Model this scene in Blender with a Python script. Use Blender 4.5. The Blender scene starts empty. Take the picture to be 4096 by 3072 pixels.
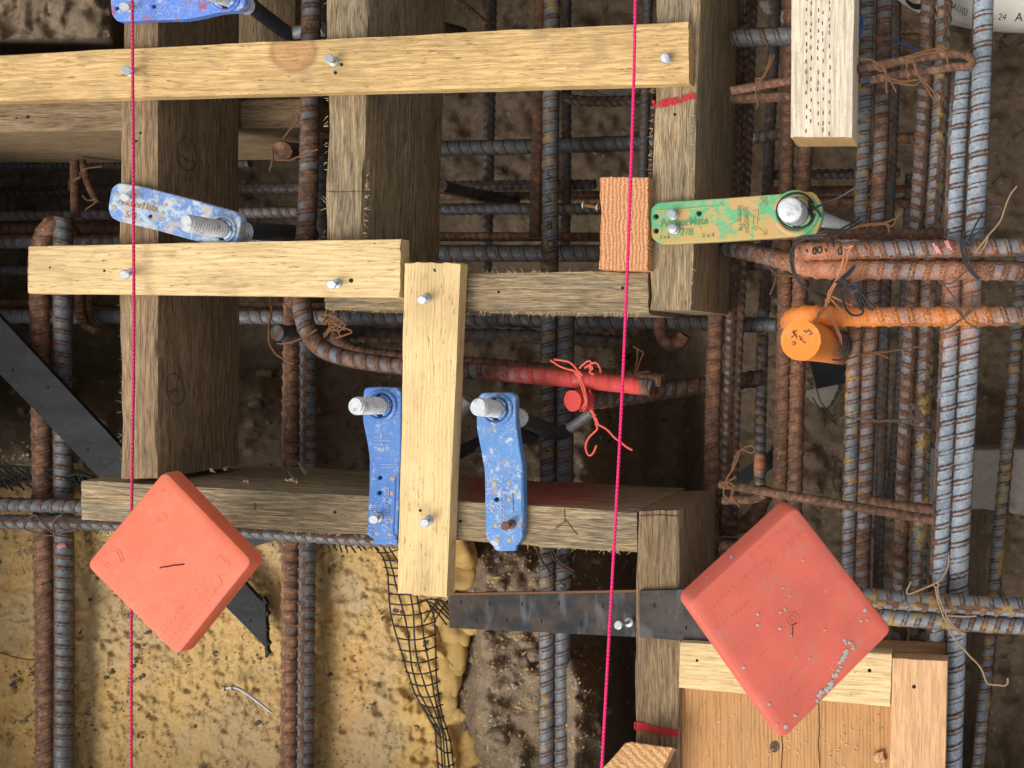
import bpy, math, random
import numpy as np
from mathutils import Vector, Matrix
from mathutils.bvhtree import BVHTree
random.seed(7)
rng = np.random.default_rng(7)
R = math.radians
SC = bpy.context.scene
COL = SC.collection

# ------------------------------------------------------------------ camera, sky, sun, exposure
H = 0.90                     # camera height above the top of the formwork (z = 0)
S = 0.00023                  # metres per photo pixel on that plane
CX, CY = 3900.0, 1380.0      # photo pixel straight below the lens
cam = bpy.data.cameras.new("camera")
cam.sensor_width = 36.0
cam.lens = H / S / 4096 * 36.0
cam.shift_x = -(CX - 2048) / 4096
cam.shift_y = (CY - 1536) / 4096
cam.clip_start, cam.clip_end = 0.02, 500
cam.dof.use_dof = True
cam.dof.focus_distance = 0.89
cam.dof.aperture_fstop = 11.0
camo = bpy.data.objects.new("camera", cam)
camo.location = (0, 0, H)
COL.objects.link(camo)
SC.camera = camo

SUN_EL, SUN_ROT = R(54), R(218)
world = bpy.data.worlds.new("World")
SC.world = world
world.use_nodes = True
wn = world.node_tree
bg = wn.nodes["Background"]
sky = wn.nodes.new("ShaderNodeTexSky")
sky.sky_type = 'NISHITA'
sky.sun_disc = False
sky.sun_elevation, sky.sun_rotation = SUN_EL, SUN_ROT
sky.dust_density, sky.ozone_density, sky.air_density = 4.0, 1.0, 1.0
hs = wn.nodes.new("ShaderNodeHueSaturation")
hs.inputs["Saturation"].default_value = 0.18
wn.links.new(sky.outputs[0], hs.inputs["Color"])
wn.links.new(hs.outputs[0], bg.inputs[0])
bg.inputs[1].default_value = 0.15
sun = bpy.data.lights.new("sun", 'SUN')
sun.energy = 1.0
sun.angle = R(42)
sun.color = (1.0, 0.94, 0.86)
suno = bpy.data.objects.new("sun", sun)
suno.rotation_euler = (R(36), 0, R(-38))
COL.objects.link(suno)
SC.view_settings.view_transform = 'Standard'
SC.view_settings.look = 'None'
SC.view_settings.exposure = 0.60
SC.view_settings.gamma = 1.0

# ------------------------------------------------------------------ helpers: space
def W(px, py, z=0.0):
    k = S * (H - z) / H
    return Vector(((px - CX) * k, -(py - CY) * k, z))
def PX(z=0.0):
    return S * (H - z) / H
def topx(P):
    k = S * (H - P[:, 2]) / H
    return np.stack([P[:, 0] / k + CX, -P[:, 1] / k + CY], 1)

def vn(p):
    p = np.asarray(p, float)
    i = np.floor(p); f = p - i; f = f * f * (3 - 2 * f)
    def h(o):
        q = i + o
        v = np.sin(q[:, 0] * 127.1 + q[:, 1] * 311.7 + q[:, 2] * 74.7) * 43758.5453
        return v - np.floor(v)
    r = 0
    for a in (0, 1):
        for b in (0, 1):
            for c in (0, 1):
                w = (f[:, 0] if a else 1 - f[:, 0]) * (f[:, 1] if b else 1 - f[:, 1]) * (f[:, 2] if c else 1 - f[:, 2])
                r = r + w * h(np.array([a, b, c], float))
    return r * 2 - 1
def fbm(p, o=4):
    p = np.asarray(p, float); r = 0; a = 1.0; t = 0
    for k in range(o):
        r = r + a * vn(p + 17.3 * k); t += a; p = p * 2.03; a *= 0.5
    return r / t
def sm(a, b, x):
    t = np.clip((x - a) / (b - a), 0, 1)
    return t * t * (3 - 2 * t)

# ------------------------------------------------------------------ helpers: objects
WM = {}
def tag(o, label, cat, group=None, kind=None):
    if label: o["label"] = label
    if cat: o["category"] = cat
    if group: o["group"] = group
    if kind: o["kind"] = kind
    return o
def place(o, M, parent=None):
    if parent is not None:
        o.parent = parent
        o.matrix_basis = WM[parent.name].inverted() @ M
    else:
        o.matrix_basis = M
    WM[o.name] = M
def mk(name, verts, faces, mat, parent=None, frame=None, smooth=True, attrs=None):
    V = np.asarray(verts, float)
    if frame is None:
        c = V.mean(0); frame = Matrix.Translation(Vector(c)); V = V - c
    me = bpy.data.meshes.new(name)
    me.from_pydata(V.tolist(), [], [tuple(int(i) for i in f) for f in faces])
    if attrs:
        for k, a in attrs.items():
            at = me.attributes.new(k, 'FLOAT', 'POINT')
            at.data.foreach_set('value', np.asarray(a, np.float32))
    if smooth:
        me.polygons.foreach_set('use_smooth', [True] * len(me.polygons))
    me.update()
    if smooth and len(V) < 2600:
        me.set_sharp_from_angle(angle=R(38))
    o = bpy.data.objects.new(name, me)
    if mat: me.materials.append(mat)
    COL.objects.link(o)
    place(o, frame, parent)
    return o
def empty(name, loc):
    o = bpy.data.objects.new(name, None)
    o.empty_display_size = 0.02
    COL.objects.link(o)
    place(o, Matrix.Translation(Vector(loc)))
    return o
def wverts(o):
    n = len(o.data.vertices); a = np.empty(n * 3); o.data.vertices.foreach_get('co', a)
    a = a.reshape(-1, 3); M = np.array(WM[o.name])
    return a @ M[:3, :3].T + M[:3, 3]
def bvh(o):
    return BVHTree.FromPolygons([Vector(v) for v in wverts(o)], [tuple(p.vertices) for p in o.data.polygons])
CAM = Vector((0, 0, H))
def drape(b, pts, off=0.0004, z=0.0):
    out = []
    for (x, y) in pts:
        d = (W(x, y, 0) - CAM).normalized()
        hit, n, i, t = b.ray_cast(CAM, d)
        if hit is None: hit, n = W(x, y, z), Vector((0, 0, 1))
        if n.dot(d) > 0: n = -n
        out.append(hit + n * off)
    return out

def resample(P, step):
    P = [Vector(p) for p in P]
    if len(P) > 2:
        Q = [P[0] * 2 - P[1]] + P + [P[-1] * 2 - P[-2]]
        pts = []
        for i in range(1, len(Q) - 2):
            a, b, c, d = Q[i - 1], Q[i], Q[i + 1], Q[i + 2]
            n = max(4, int((c - b).length / step / 2) + 2)
            for k in range(n):
                t = k / n
                pts.append(0.5 * ((2 * b) + (c - a) * t + (2 * a - 5 * b + 4 * c - d) * t * t + (3 * b - a - 3 * c + d) * t ** 3))
        pts.append(P[-1])
    else:
        pts = P
    A = np.array([tuple(p) for p in pts])
    L = np.concatenate([[0], np.cumsum(np.linalg.norm(np.diff(A, axis=0), axis=1))])
    n = max(2, int(L[-1] / step) + 1)
    s = np.linspace(0, L[-1], n)
    return np.stack([np.interp(s, L, A[:, k]) for k in range(3)], 1), s
def frames(C):
    T = np.gradient(C, axis=0); T /= np.linalg.norm(T, axis=1)[:, None] + 1e-12
    ref = np.array([0, 0, 1.0]) if abs(T[0][2]) < 0.9 else np.array([0, 1.0, 0])
    N = np.zeros_like(T); n = ref
    for i in range(len(T)):
        n = n - T[i] * n.dot(T[i]); n = n / (np.linalg.norm(n) + 1e-12); N[i] = n
    return T, N, np.cross(T, N)
def tubegeo(C, r, ns, roll=0.0):
    n = len(C); T, N, B = frames(C)
    th = np.arange(ns) * 2 * np.pi / ns + roll
    rr = np.broadcast_to(np.asarray(r, float).reshape(n, -1) if np.ndim(r) else np.full((n, 1), r), (n, ns))
    V = C[:, None, :] + rr[:, :, None] * (np.cos(th)[None, :, None] * N[:, None, :] + np.sin(th)[None, :, None] * B[:, None, :])
    V = V.reshape(-1, 3)
    i = np.arange(n - 1)[:, None] * ns; j = np.arange(ns)[None, :]; j2 = (j + 1) % ns
    F = np.stack([i + j, i + j2, i + ns + j2, i + ns + j], -1).reshape(-1, 4).tolist()
    F.append(tuple(range(ns - 1, -1, -1))); F.append(tuple(range((n - 1) * ns, n * ns)))
    return V, F
def tube(name, pts, r, mat, parent=None, step=0.004, ns=10, r2=None):
    C, s = resample(pts, step)
    rad = r if r2 is None else np.linspace(r, r2, len(C))
    V, F = tubegeo(C, rad, ns)
    return mk(name, V, F, mat, parent)
def join(geos):
    V = []; F = []; o = 0
    for v, f in geos:
        v = np.asarray(v, float); V.append(v); F += [tuple(int(i) + o for i in q) for q in f]; o += len(v)
    return np.concatenate(V), F

# ------------------------------------------------------------------ helpers: materials
class M_:
    def __init__(s, name):
        s.m = bpy.data.materials.new(name); s.m.use_nodes = True
        s.nt = s.m.node_tree; s.b = s.nt.nodes["Principled BSDF"]
        s.tc = s.nt.nodes.new("ShaderNodeTexCoord")
        inf = s.nt.nodes.new("ShaderNodeObjectInfo")
        s.rnd = inf.outputs["Random"]
        ad = s.nt.nodes.new("ShaderNodeVectorMath"); ad.operation = 'ADD'
        ml = s.nt.nodes.new("ShaderNodeMath"); ml.operation = 'MULTIPLY'; ml.inputs[1].default_value = 7.0
        s.nt.links.new(s.rnd, ml.inputs[0])
        s.nt.links.new(s.tc.outputs["Object"], ad.inputs[0]); s.nt.links.new(ml.outputs[0], ad.inputs[1])
        s.co = ad.outputs[0]; s.obj = s.tc.outputs["Object"]
    def L(s, a, b): s.nt.links.new(a, b)
    def put(s, sock, v):
        if hasattr(v, "is_output"): s.L(v, sock)
        elif isinstance(v, (tuple, list)) and len(v) == 3 and sock.type == 'RGBA': sock.default_value = (*v, 1)
        else: sock.default_value = v
    def scale(s, v, sc):
        n = s.nt.nodes.new("ShaderNodeVectorMath"); n.operation = 'MULTIPLY'
        s.L(v, n.inputs[0]); n.inputs[1].default_value = sc if isinstance(sc, (tuple, list)) else (sc,) * 3
        return n.outputs[0]
    def addv(s, a, b):
        n = s.nt.nodes.new("ShaderNodeVectorMath"); n.operation = 'ADD'; s.put(n.inputs[0], a); s.put(n.inputs[1], b); return n.outputs[0]
    def noise(s, v, sc=1.0, det=4.0, ro=0.55, dist=0.0, col=False):
        n = s.nt.nodes.new("ShaderNodeTexNoise"); s.L(v, n.inputs["Vector"])
        n.inputs["Scale"].default_value = sc; n.inputs["Detail"].default_value = det
        n.inputs["Roughness"].default_value = ro; n.inputs["Distortion"].default_value = dist
        return n.outputs["Color" if col else "Fac"]
    def vor(s, v, sc=1.0, feat='F1', out="Distance"):
        n = s.nt.nodes.new("ShaderNodeTexVoronoi"); n.feature = feat; s.L(v, n.inputs["Vector"]); n.inputs["Scale"].default_value = sc
        return n.outputs[out]
    def wave(s, v, sc, dist=2.0, det=2.0, dsc=1.0, d='Y', rings=False):
        n = s.nt.nodes.new("ShaderNodeTexWave"); s.L(v, n.inputs["Vector"]); n.inputs["Scale"].default_value = sc
        n.inputs["Distortion"].default_value = dist; n.inputs["Detail"].default_value = det; n.inputs["Detail Scale"].default_value = dsc
        if rings: n.wave_type = 'RINGS'; n.rings_direction = d
        else: n.bands_direction = d
        return n.outputs["Fac"]
    def ramp(s, f, st):
        n = s.nt.nodes.new("ShaderNodeValToRGB"); s.L(f, n.inputs[0]); e = n.color_ramp.elements
        while len(e) < len(st): e.new(0.5)
        for i, (p, c) in enumerate(st):
            e[i].position = p; e[i].color = (*c, 1) if not isinstance(c, (int, float)) else (c, c, c, 1)
        return n.outputs[0]
    def st(s, f, a, b):
        return s.ramp(f, [(a, 0.0), (b, 1.0)]) if a < b else s.ramp(f, [(b, 1.0), (a, 0.0)])
    def mix(s, f, a, b, mode='MIX'):
        n = s.nt.nodes.new("ShaderNodeMix"); n.data_type = 'RGBA'; n.blend_type = mode
        s.put(n.inputs[0], f); s.put(n.inputs[6], a); s.put(n.inputs[7], b); return n.outputs[2]
    def math(s, op, a, b=0.0):
        n = s.nt.nodes.new("ShaderNodeMath"); n.operation = op; s.put(n.inputs[0], a); s.put(n.inputs[1], b); return n.outputs[0]
    def attr(s, name):
        n = s.nt.nodes.new("ShaderNodeAttribute"); n.attribute_name = name; return n.outputs["Fac"]
    def sep(s, v):
        n = s.nt.nodes.new("ShaderNodeSeparateXYZ"); s.L(v, n.inputs[0]); return n.outputs
    def fin(s, col, rough=0.8, h=None, dist=0.001, strg=0.6, metal=0.0, spec=0.3):
        s.put(s.b.inputs["Base Color"], col); s.put(s.b.inputs["Roughness"], rough); s.put(s.b.inputs["Metallic"], metal)
        s.b.inputs["Specular IOR Level"].default_value = spec
        if h is not None:
            bp = s.nt.nodes.new("ShaderNodeBump"); bp.inputs["Strength"].default_value = strg; bp.inputs["Distance"].default_value = dist
            s.put(bp.inputs["Height"], h); s.L(bp.outputs[0], s.b.inputs["Normal"])
        return s.m

def wood_old(name, dark, mid, light, grey=(0.16, 0.155, 0.13), greyamt=0.5, fibre=1.0):
    m = M_(name)
    w = m.noise(m.scale(m.co, (5, 22, 22)), 1, 3)
    wob = m.addv(m.co, m.scale(m.noise(m.scale(m.co, (9, 40, 40)), 1, 2, col=True), (0.0, 0.006, 0.006)))
    f1 = m.noise(m.scale(wob, (40, 780, 780)), 1, 5, 0.66)
    f2 = m.noise(m.scale(wob, (90, 1700, 1700)), 1, 3, 0.6)
    off_ = m.nt.nodes.new("ShaderNodeCombineXYZ"); m.put(off_.inputs[1], m.math('MULTIPLY', m.math('SUBTRACT', m.rnd, 0.5), 0.09)); off_.inputs[2].default_value = 0.03
    rg = m.wave(m.addv(m.scale(m.addv(m.obj, m.scale(m.noise(m.scale(m.co, (6, 18, 18)), 1, 3, col=True), 0.016)), (0.05, 1, 1)), off_.outputs[0]), 80, 0.6, 2, 1.0, 'X', True)
    f = m.math('ADD', m.math('ADD', m.math('MULTIPLY', f1, 0.57), m.math('MULTIPLY', f2, 0.38)), m.math('MULTIPLY', rg, 0.05))
    col = m.ramp(f, [(0.32, dark), (0.47, mid), (0.635, light), (0.72, tuple(min(1, c * 1.15) for c in light))])
    g = m.st(m.noise(m.scale(m.co, (11, 60, 60)), 1, 5, 0.6), 0.46, 0.62)
    gcol = m.ramp(f, [(0.38, tuple(c * 0.28 for c in grey)), (0.6, grey)])
    col = m.mix(m.math('MULTIPLY', g, greyamt), col, gcol)
    big = m.noise(m.scale(m.co, (3, 14, 14)), 1, 3)
    col = m.mix(0.6, col, m.ramp(big, [(0.3, 0.55), (0.7, 1.0)]), 'MULTIPLY')
    st_ = m.st(m.noise(m.scale(m.co, (45, 150, 150)), 1, 4, 0.65), 0.66, 0.74)
    col = m.mix(m.math('MULTIPLY', st_, 0.75), col, (0.025, 0.02, 0.014))
    cr = m.st(m.noise(m.scale(wob, (10, 700, 700)), 1, 2), 0.30, 0.25)
    col = m.mix(m.math('MULTIPLY', cr, 0.8), col, (0.015, 0.011, 0.008))
    pa = m.attr("paint")
    pm = m.math('MULTIPLY', pa, m.st(m.noise(m.scale(m.co, (150, 500, 500)), 1, 3), 0.3, 0.55))
    col = m.mix(m.math('MULTIPLY', pm, 0.8), col, (0.36, 0.045, 0.045))
    return m.fin(col, 0.9, m.math('SUBTRACT', f, m.math('MULTIPLY', cr, 0.5)), 0.0022 * fibre, 0.9, spec=0.15)

def wood_new(name, light, line, knot=None, straight=False, dirt=0.35, grain=1.0):
    m = M_(name)
    wob = m.addv(m.co, m.scale(m.noise(m.scale(m.co, (7, 22, 22)), 1, 3, col=True), (0.0, 0.012, 0.012)))
    if straight:
        g = m.wave(m.scale(wob, (0.6, 1, 1)), 92, 1.2, 2, 1.0, 'Y')
        g = m.math('MULTIPLY', g, m.st(m.noise(m.scale(wob, (8, 160, 160)), 1, 3), 0.35, 0.6))
    else:
        g = m.st(m.noise(m.scale(wob, (30, 420, 420)), 1, 6, 0.7, 0.5), 0.47, 0.63)
    fine = m.noise(m.scale(wob, (45, 900, 900)), 1, 3)
    off_ = m.nt.nodes.new("ShaderNodeCombineXYZ"); m.put(off_.inputs[1], m.math('MULTIPLY', m.math('SUBTRACT', m.rnd, 0.5), 0.14)); off_.inputs[2].default_value = 0.045
    rg = m.wave(m.addv(m.scale(m.addv(m.obj, m.scale(m.noise(m.scale(m.co, (5, 14, 14)), 1, 3, col=True), 0.022)), (0.05, 1, 1)), off_.outputs[0]), 70, 0.5, 2, 1.0, 'X', True)
    col = m.mix(m.math('MULTIPLY', g, 0.66 * grain), light, line)
    if not straight: col = m.mix(m.math('MULTIPLY', m.st(rg, 0.45, 1.0), 0.38), col, line)
    cr = m.st(m.noise(m.scale(wob, (16, 560, 560)), 1, 3), 0.33, 0.28)
    col = m.mix(m.math('MULTIPLY', cr, 0.6 * grain), col, tuple(c * 0.35 for c in line))
    col = m.mix(m.math('MULTIPLY', m.st(fine, 0.52, 0.70), 0.5 * grain), col, tuple(c * 0.6 for c in line))
    big = m.noise(m.scale(m.co, (10, 26, 26)), 1, 4, 0.6)
    col = m.mix(m.math('MULTIPLY', m.st(big, 0.45, 0.66), dirt), col, (0.30, 0.19, 0.08))
    sm_ = m.st(m.noise(m.scale(m.co, (28, 55, 55)), 1, 3, 0.5), 0.68, 0.80)
    col = m.mix(m.math('MULTIPLY', sm_, dirt * 1.5), col, (0.15, 0.12, 0.085))
    st2 = m.st(m.noise(m.scale(m.addv(m.co, (0.5, 0.2, 0.1)), (34, 42, 42)), 1, 2, 0.5), 0.62, 0.72)
    col = m.mix(m.math('MULTIPLY', st2, dirt * 0.9), col, (0.30, 0.20, 0.10))
    fl = m.st(m.noise(m.scale(wob, (70, 500, 500)), 1, 4, 0.7), 0.60, 0.66)
    col = m.mix(m.math('MULTIPLY', fl, min(1, dirt * 1.7)), col, (0.17, 0.09, 0.036))
    nk = m.st(m.noise(m.scale(m.co, (130, 260, 260)), 1, 3), 0.71, 0.76)
    col = m.mix(m.math('MULTIPLY', nk, 0.7), col, (0.10, 0.05, 0.02))
    h = m.math('ADD', m.math('MULTIPLY', fine, 0.6), m.math('MULTIPLY', g, -0.5))
    if knot:
        kx, ky, kr = knot
        d = m.nt.nodes.new("ShaderNodeVectorMath"); d.operation = 'DISTANCE'
        m.L(m.scale(m.addv(m.obj, m.scale(m.noise(m.scale(m.obj, 60), 1, 3, col=True), 0.004)), (1, 1.15, 0)), d.inputs[0]); d.inputs[1].default_value = (kx, ky * 1.15, 0)
        dd = d.outputs["Value"]
        ring = m.math('SINE', m.math('MULTIPLY', dd, 2600.0))
        kc = m.mix(m.st(ring, -0.6, 1.0), (0.33, 0.15, 0.06), (0.45, 0.24, 0.10))
        kc = m.mix(m.st(m.noise(m.scale(m.co, 260), 1, 4), 0.5, 0.7), kc, (0.20, 0.10, 0.05))
        col = m.mix(m.st(dd, kr * 1.25, kr * 0.9), col, m.mix(0.6, col, kc))
        col = m.mix(m.math('MULTIPLY', m.math('MULTIPLY', m.st(dd, kr * 0.95, kr * 1.02), m.st(dd, kr * 1.2, kr * 1.05)), 0.5), col, (0.13, 0.06, 0.03))
    return m.fin(col, 0.75, h, 0.0007, 0.8, spec=0.25)

def endgrain(name, a, b, period, ax='Y'):
    m = M_(name)
    w = m.wave(m.addv(m.obj, m.scale(m.noise(m.scale(m.obj, 60), 1, 4, col=True), 0.007)), period, 1.6, 2, 1.0, ax)
    n = m.noise(m.scale(m.co, 900), 1, 3, 0.6)
    col = m.mix(m.st(w, 0.25, 0.85), a, b)
    col = m.mix(m.st(n, 0.54, 0.70), col, tuple(c * 0.55 for c in b))
    col = m.mix(m.st(n, 0.42, 0.3), col, tuple(min(1, c * 1.5) for c in a))
    return m.fin(col, 0.9, m.math('ADD', n, m.math('MULTIPLY', w, 0.5)), 0.0012, 0.9, spec=0.15)

def steel(name, rust=0.4, base=(0.19, 0.215, 0.245), paint=None, yellow=0.0, rustc=None, lite=1.0):
    m = M_(name)
    rib = m.attr("rib")
    n1 = m.noise(m.scale(m.co, 38), 1, 5, 0.62)
    n2 = m.noise(m.scale(m.co, 330), 1, 4, 0.65)
    n3 = m.noise(m.scale(m.co, 120), 1, 4, 0.6)
    col = m.mix(m.st(n2, 0.35, 0.65), tuple(c * 0.72 for c in base), tuple(min(1, c * 1.3) for c in base))
    rc = m.ramp(n3, [(0.33, (0.06 * lite, 0.033 * lite, 0.021 * lite)), (0.52, (0.128 * lite, 0.064 * lite, 0.036 * lite)), (0.70, rustc or (0.27, 0.13, 0.062))])
    edge = m.math('MULTIPLY', m.math('MULTIPLY', rib, m.math('SUBTRACT', 1.0, rib)), 3.2)
    f = m.math('ADD', m.math('ADD', m.math('MULTIPLY', n1, 0.9), m.math('MULTIPLY', n2, 0.55)), m.math('MULTIPLY', m.math('ADD', edge, m.math('MULTIPLY', rib, 0.22)), 0.36))
    rc = m.mix(m.math('MULTIPLY', m.math('MINIMUM', edge, 1.0), 0.62), rc, (0.032, 0.018, 0.012))
    rc = m.mix(m.st(n2, 0.60, 0.72), rc, tuple(min(1, c * 1.5) for c in (rustc or (0.24, 0.12, 0.06))))
    rc = m.mix(m.math('MULTIPLY', m.st(n2, 0.44, 0.30), 0.6), rc, (0.045, 0.026, 0.018))
    t = 1.25 - rust * 0.75
    rm = m.st(f, t - 0.07, t + 0.09)
    col = m.mix(rm, col, rc)
    pt_ = m.noise(m.scale(m.co, 9), 1, 3)
    col = m.mix(0.55, col, m.ramp(pt_, [(0.35, 0.55), (0.65, 1.1)]), 'MULTIPLY')
    md = m.math('MULTIPLY', m.st(m.noise(m.scale(m.co, 48), 1, 6, 0.7), 0.62, 0.70), 0.5)
    col = m.mix(md, col, (0.24, 0.185, 0.125))
    if yellow > 0:
        ym = m.math('MULTIPLY', m.st(m.noise(m.scale(m.co, 70), 1, 5, 0.65), 0.62 - 0.2 * yellow, 0.70 - 0.12 * yellow), 0.8)
        col = m.mix(ym, col, (0.30, 0.19, 0.045))
    if paint:
        pa = m.attr("paint")
        sp = m.math('ADD', pa, m.math('MULTIPLY', m.math('SUBTRACT', m.noise(m.scale(m.co, 620), 1, 3, 0.7), 0.5), 1.7))
        col = m.mix(m.math('MULTIPLY', m.st(sp, 0.36, 0.86), 0.88), col, paint)
    h = m.math('ADD', m.math('MULTIPLY', n2, 0.6), m.math('MULTIPLY', rm, 0.4))
    return m.fin(col, m.math('ADD', 0.48, m.math('MULTIPLY', rm, 0.4)), h, 0.0007, 0.6, spec=0.4)

def simple(name, col, rough=0.6, nsc=200, var=0.35, dirt=None, dirtlev=0.6, metal=0.0, bump=0.0004, spec=0.35):
    m = M_(name)
    n = m.noise(m.scale(m.co, nsc), 1, 4, 0.6)
    c = m.mix(n, tuple(x * (1 - var) for x in col), tuple(min(1, x * (1 + var)) for x in col))
    if dirt:
        d = m.noise(m.scale(m.co, nsc * 0.35), 1, 6, 0.68)
        c = m.mix(m.st(d, dirtlev, dirtlev + 0.1), c, dirt)
    return m.fin(c, rough, n, bump, 0.7, metal, spec)

MAT = {}

MAT['oldgrey'] = wood_old("grey_weathered_timber", (0.075, 0.053, 0.031), (0.265, 0.19, 0.107), (0.56, 0.425, 0.245), (0.25, 0.22, 0.165), 0.55)
MAT['oldbrown'] = wood_old("brown_weathered_timber", (0.07, 0.042, 0.023), (0.245, 0.16, 0.087), (0.45, 0.32, 0.185), (0.24, 0.19, 0.135), 0.3)
MAT['pine_top'] = wood_new("pine_board_knotty", (0.64, 0.43, 0.185), (0.38, 0.225, 0.085), knot=(0.0427, 0.0165, 0.0195), dirt=0.5)
MAT['pine_mid'] = wood_new("pine_board_pale", (0.70, 0.51, 0.255), (0.48, 0.315, 0.135), dirt=0.42, grain=0.6)
MAT['pine_str'] = wood_new("pine_board_straight_grain", (0.70, 0.51, 0.25), (0.48, 0.30, 0.115), straight=True, dirt=0.42, grain=0.7)
MAT['fir'] = wood_new("fir_board_pink", (0.62, 0.37, 0.19), (0.47, 0.255, 0.12), straight=False, dirt=0.12)
MAT['firpale'] = wood_new("pine_board_cream", (0.72, 0.52, 0.27), (0.52, 0.34, 0.15), dirt=0.12)
MAT['firbrown'] = wood_new("fir_panel_brown", (0.47, 0.245, 0.095), (0.27, 0.125, 0.042), straight=True, dirt=0.2)
MAT['end_red'] = endgrain("end_grain_redwood", (0.62, 0.32, 0.155), (0.44, 0.19, 0.085), 88, 'X')
MAT['end_or'] = endgrain("end_grain_orange", (0.58, 0.34, 0.155), (0.43, 0.22, 0.09), 75, 'DIAGONAL')
MAT['end_pt'] = endgrain("end_grain_pale", (0.55, 0.36, 0.16), (0.36, 0.21, 0.08), 110, 'Z')

def pt_wood():
    m = M_("incised_treated_lumber")
    wob = m.addv(m.co, m.scale(m.noise(m.scale(m.co, (10, 40, 40)), 1, 2, col=True), (0.0, 0.004, 0.004)))
    f = m.noise(m.scale(wob, (25, 420, 420)), 1, 5, 0.6)
    col = m.ramp(f, [(0.3, (0.36, 0.29, 0.21)), (0.5, (0.56, 0.48, 0.36)), (0.7, (0.68, 0.60, 0.47))])
    p = m.st(m.noise(m.scale(m.co, (24, 90, 90)), 1, 4, 0.6), 0.56, 0.66)
    col = m.mix(m.math('MULTIPLY', p, 0.55), col, (0.42, 0.30, 0.21))
    g = m.st(m.noise(m.scale(m.co, (220, 500, 500)), 1, 3), 0.60, 0.70)
    col = m.mix(m.math('MULTIPLY', g, 0.5), col, (0.22, 0.19, 0.15))
    return m.fin(col, 0.85, f, 0.0008, 0.8, spec=0.15)
MAT['pt'] = pt_wood()

RED, ORG = (0.58, 0.06, 0.05), (0.52, 0.20, 0.09)
MAT['s_grey'] = steel("rebar_mill_scale", 0.45, (0.115, 0.122, 0.128), paint=ORG)
MAT['s_bright'] = steel("rebar_blue_grey", 0.46, (0.245, 0.28, 0.315), paint=ORG)
MAT['s_mix'] = steel("rebar_half_rusted", 0.68, (0.15, 0.155, 0.165), paint=ORG)
MAT['s_rust'] = steel("rebar_rusted", 0.98, (0.14, 0.135, 0.14), paint=ORG, rustc=(0.27, 0.125, 0.062), lite=1.2)
MAT['s_rusto'] = steel("rebar_orange_rust", 0.96, (0.15, 0.145, 0.15), rustc=(0.40, 0.20, 0.085), lite=1.75)
MAT['s_yel'] = steel("rebar_yellow_stained", 0.52, (0.14, 0.155, 0.17), paint=ORG, yellow=0.5)
MAT['s_dark'] = steel("rebar_dark", 0.40, (0.07, 0.075, 0.08))
MAT['s_vivid'] = steel('bar_end_vivid_orange', 0.6, (0.15, 0.16, 0.17), paint=(0.80, 0.235, 0.03))
MAT['s_red'] = steel("rebar_red_sprayed", 0.74, (0.15, 0.16, 0.18), paint=RED)
MAT['w_rust'] = simple("wire_rust", (0.135, 0.06, 0.026), 0.85, 400, 0.5)
MAT['w_orange'] = simple("wire_orange_painted", (0.52, 0.20, 0.09), 0.7, 400, 0.4)
MAT['w_red'] = simple("wire_red_painted", (0.56, 0.085, 0.06), 0.65, 400, 0.35)
MAT['w_black'] = simple("wire_black_annealed", (0.018, 0.018, 0.019), 0.45, 400, 0.4)
MAT['w_brown'] = simple("wire_brown", (0.085, 0.055, 0.038), 0.7, 400, 0.4)
MAT['w_tan'] = simple("wire_tan", (0.24, 0.16, 0.09), 0.7, 400, 0.35)
MAT['w_blue'] = simple("wire_blue", (0.03, 0.07, 0.22), 0.5, 300, 0.4)
MAT['galv'] = simple("galvanised_steel", (0.50, 0.52, 0.53), 0.5, 420, 0.4, (0.27, 0.27, 0.26), 0.55, 0.35, 0.0004, 0.5)
MAT['nail'] = simple("bright_nail_steel", (0.36, 0.37, 0.38), 0.42, 900, 0.5, (0.25, 0.25, 0.25), 0.6, 0.4, 0.0002, 0.5)
MAT['nailrust'] = simple("rusty_nail_steel", (0.13, 0.06, 0.045), 0.8, 600, 0.4)
MAT['sleeve'] = simple("black_tape_sleeve", (0.045, 0.046, 0.05), 0.6, 160, 0.3, (0.085, 0.082, 0.08), 0.55)
MAT['hole'] = simple("dark_recess", (0.012, 0.009, 0.007), 0.95, 300, 0.2)
MAT['knot'] = simple("recessed_nail_dimple", (0.40, 0.28, 0.15), 0.8, 500, 0.3)
MAT['pencil'] = simple("pencil_line", (0.045, 0.037, 0.03), 0.7, 300, 0.2)
MAT['redmark'] = simple("red_marker_paint", (0.40, 0.018, 0.022), 0.75, 500, 0.4)
MAT['pinkmark'] = simple("pink_marker_paint", (0.62, 0.24, 0.24), 0.8, 500, 0.3)
MAT['pvc'] = simple("cream_plastic_pipe", (0.60, 0.565, 0.49), 0.45, 60, 0.12, (0.38, 0.25, 0.10), 0.60)
MAT['ink'] = simple("black_print_ink", (0.02, 0.02, 0.022), 0.6, 300, 0.2)
MAT['rubber'] = simple("black_rubber", (0.015, 0.015, 0.02), 0.5, 200, 0.2)
MAT['white'] = simple("white_plaster_scrap", (0.62, 0.58, 0.52), 0.9, 200, 0.2)
MAT['concrete'] = simple("pale_concrete", (0.30, 0.27, 0.23), 0.95, 130, 0.35, (0.16, 0.13, 0.10), 0.62)
MAT['netting'] = simple("black_plastic_netting", (0.012, 0.014, 0.015), 0.45, 300, 0.2)

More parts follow.
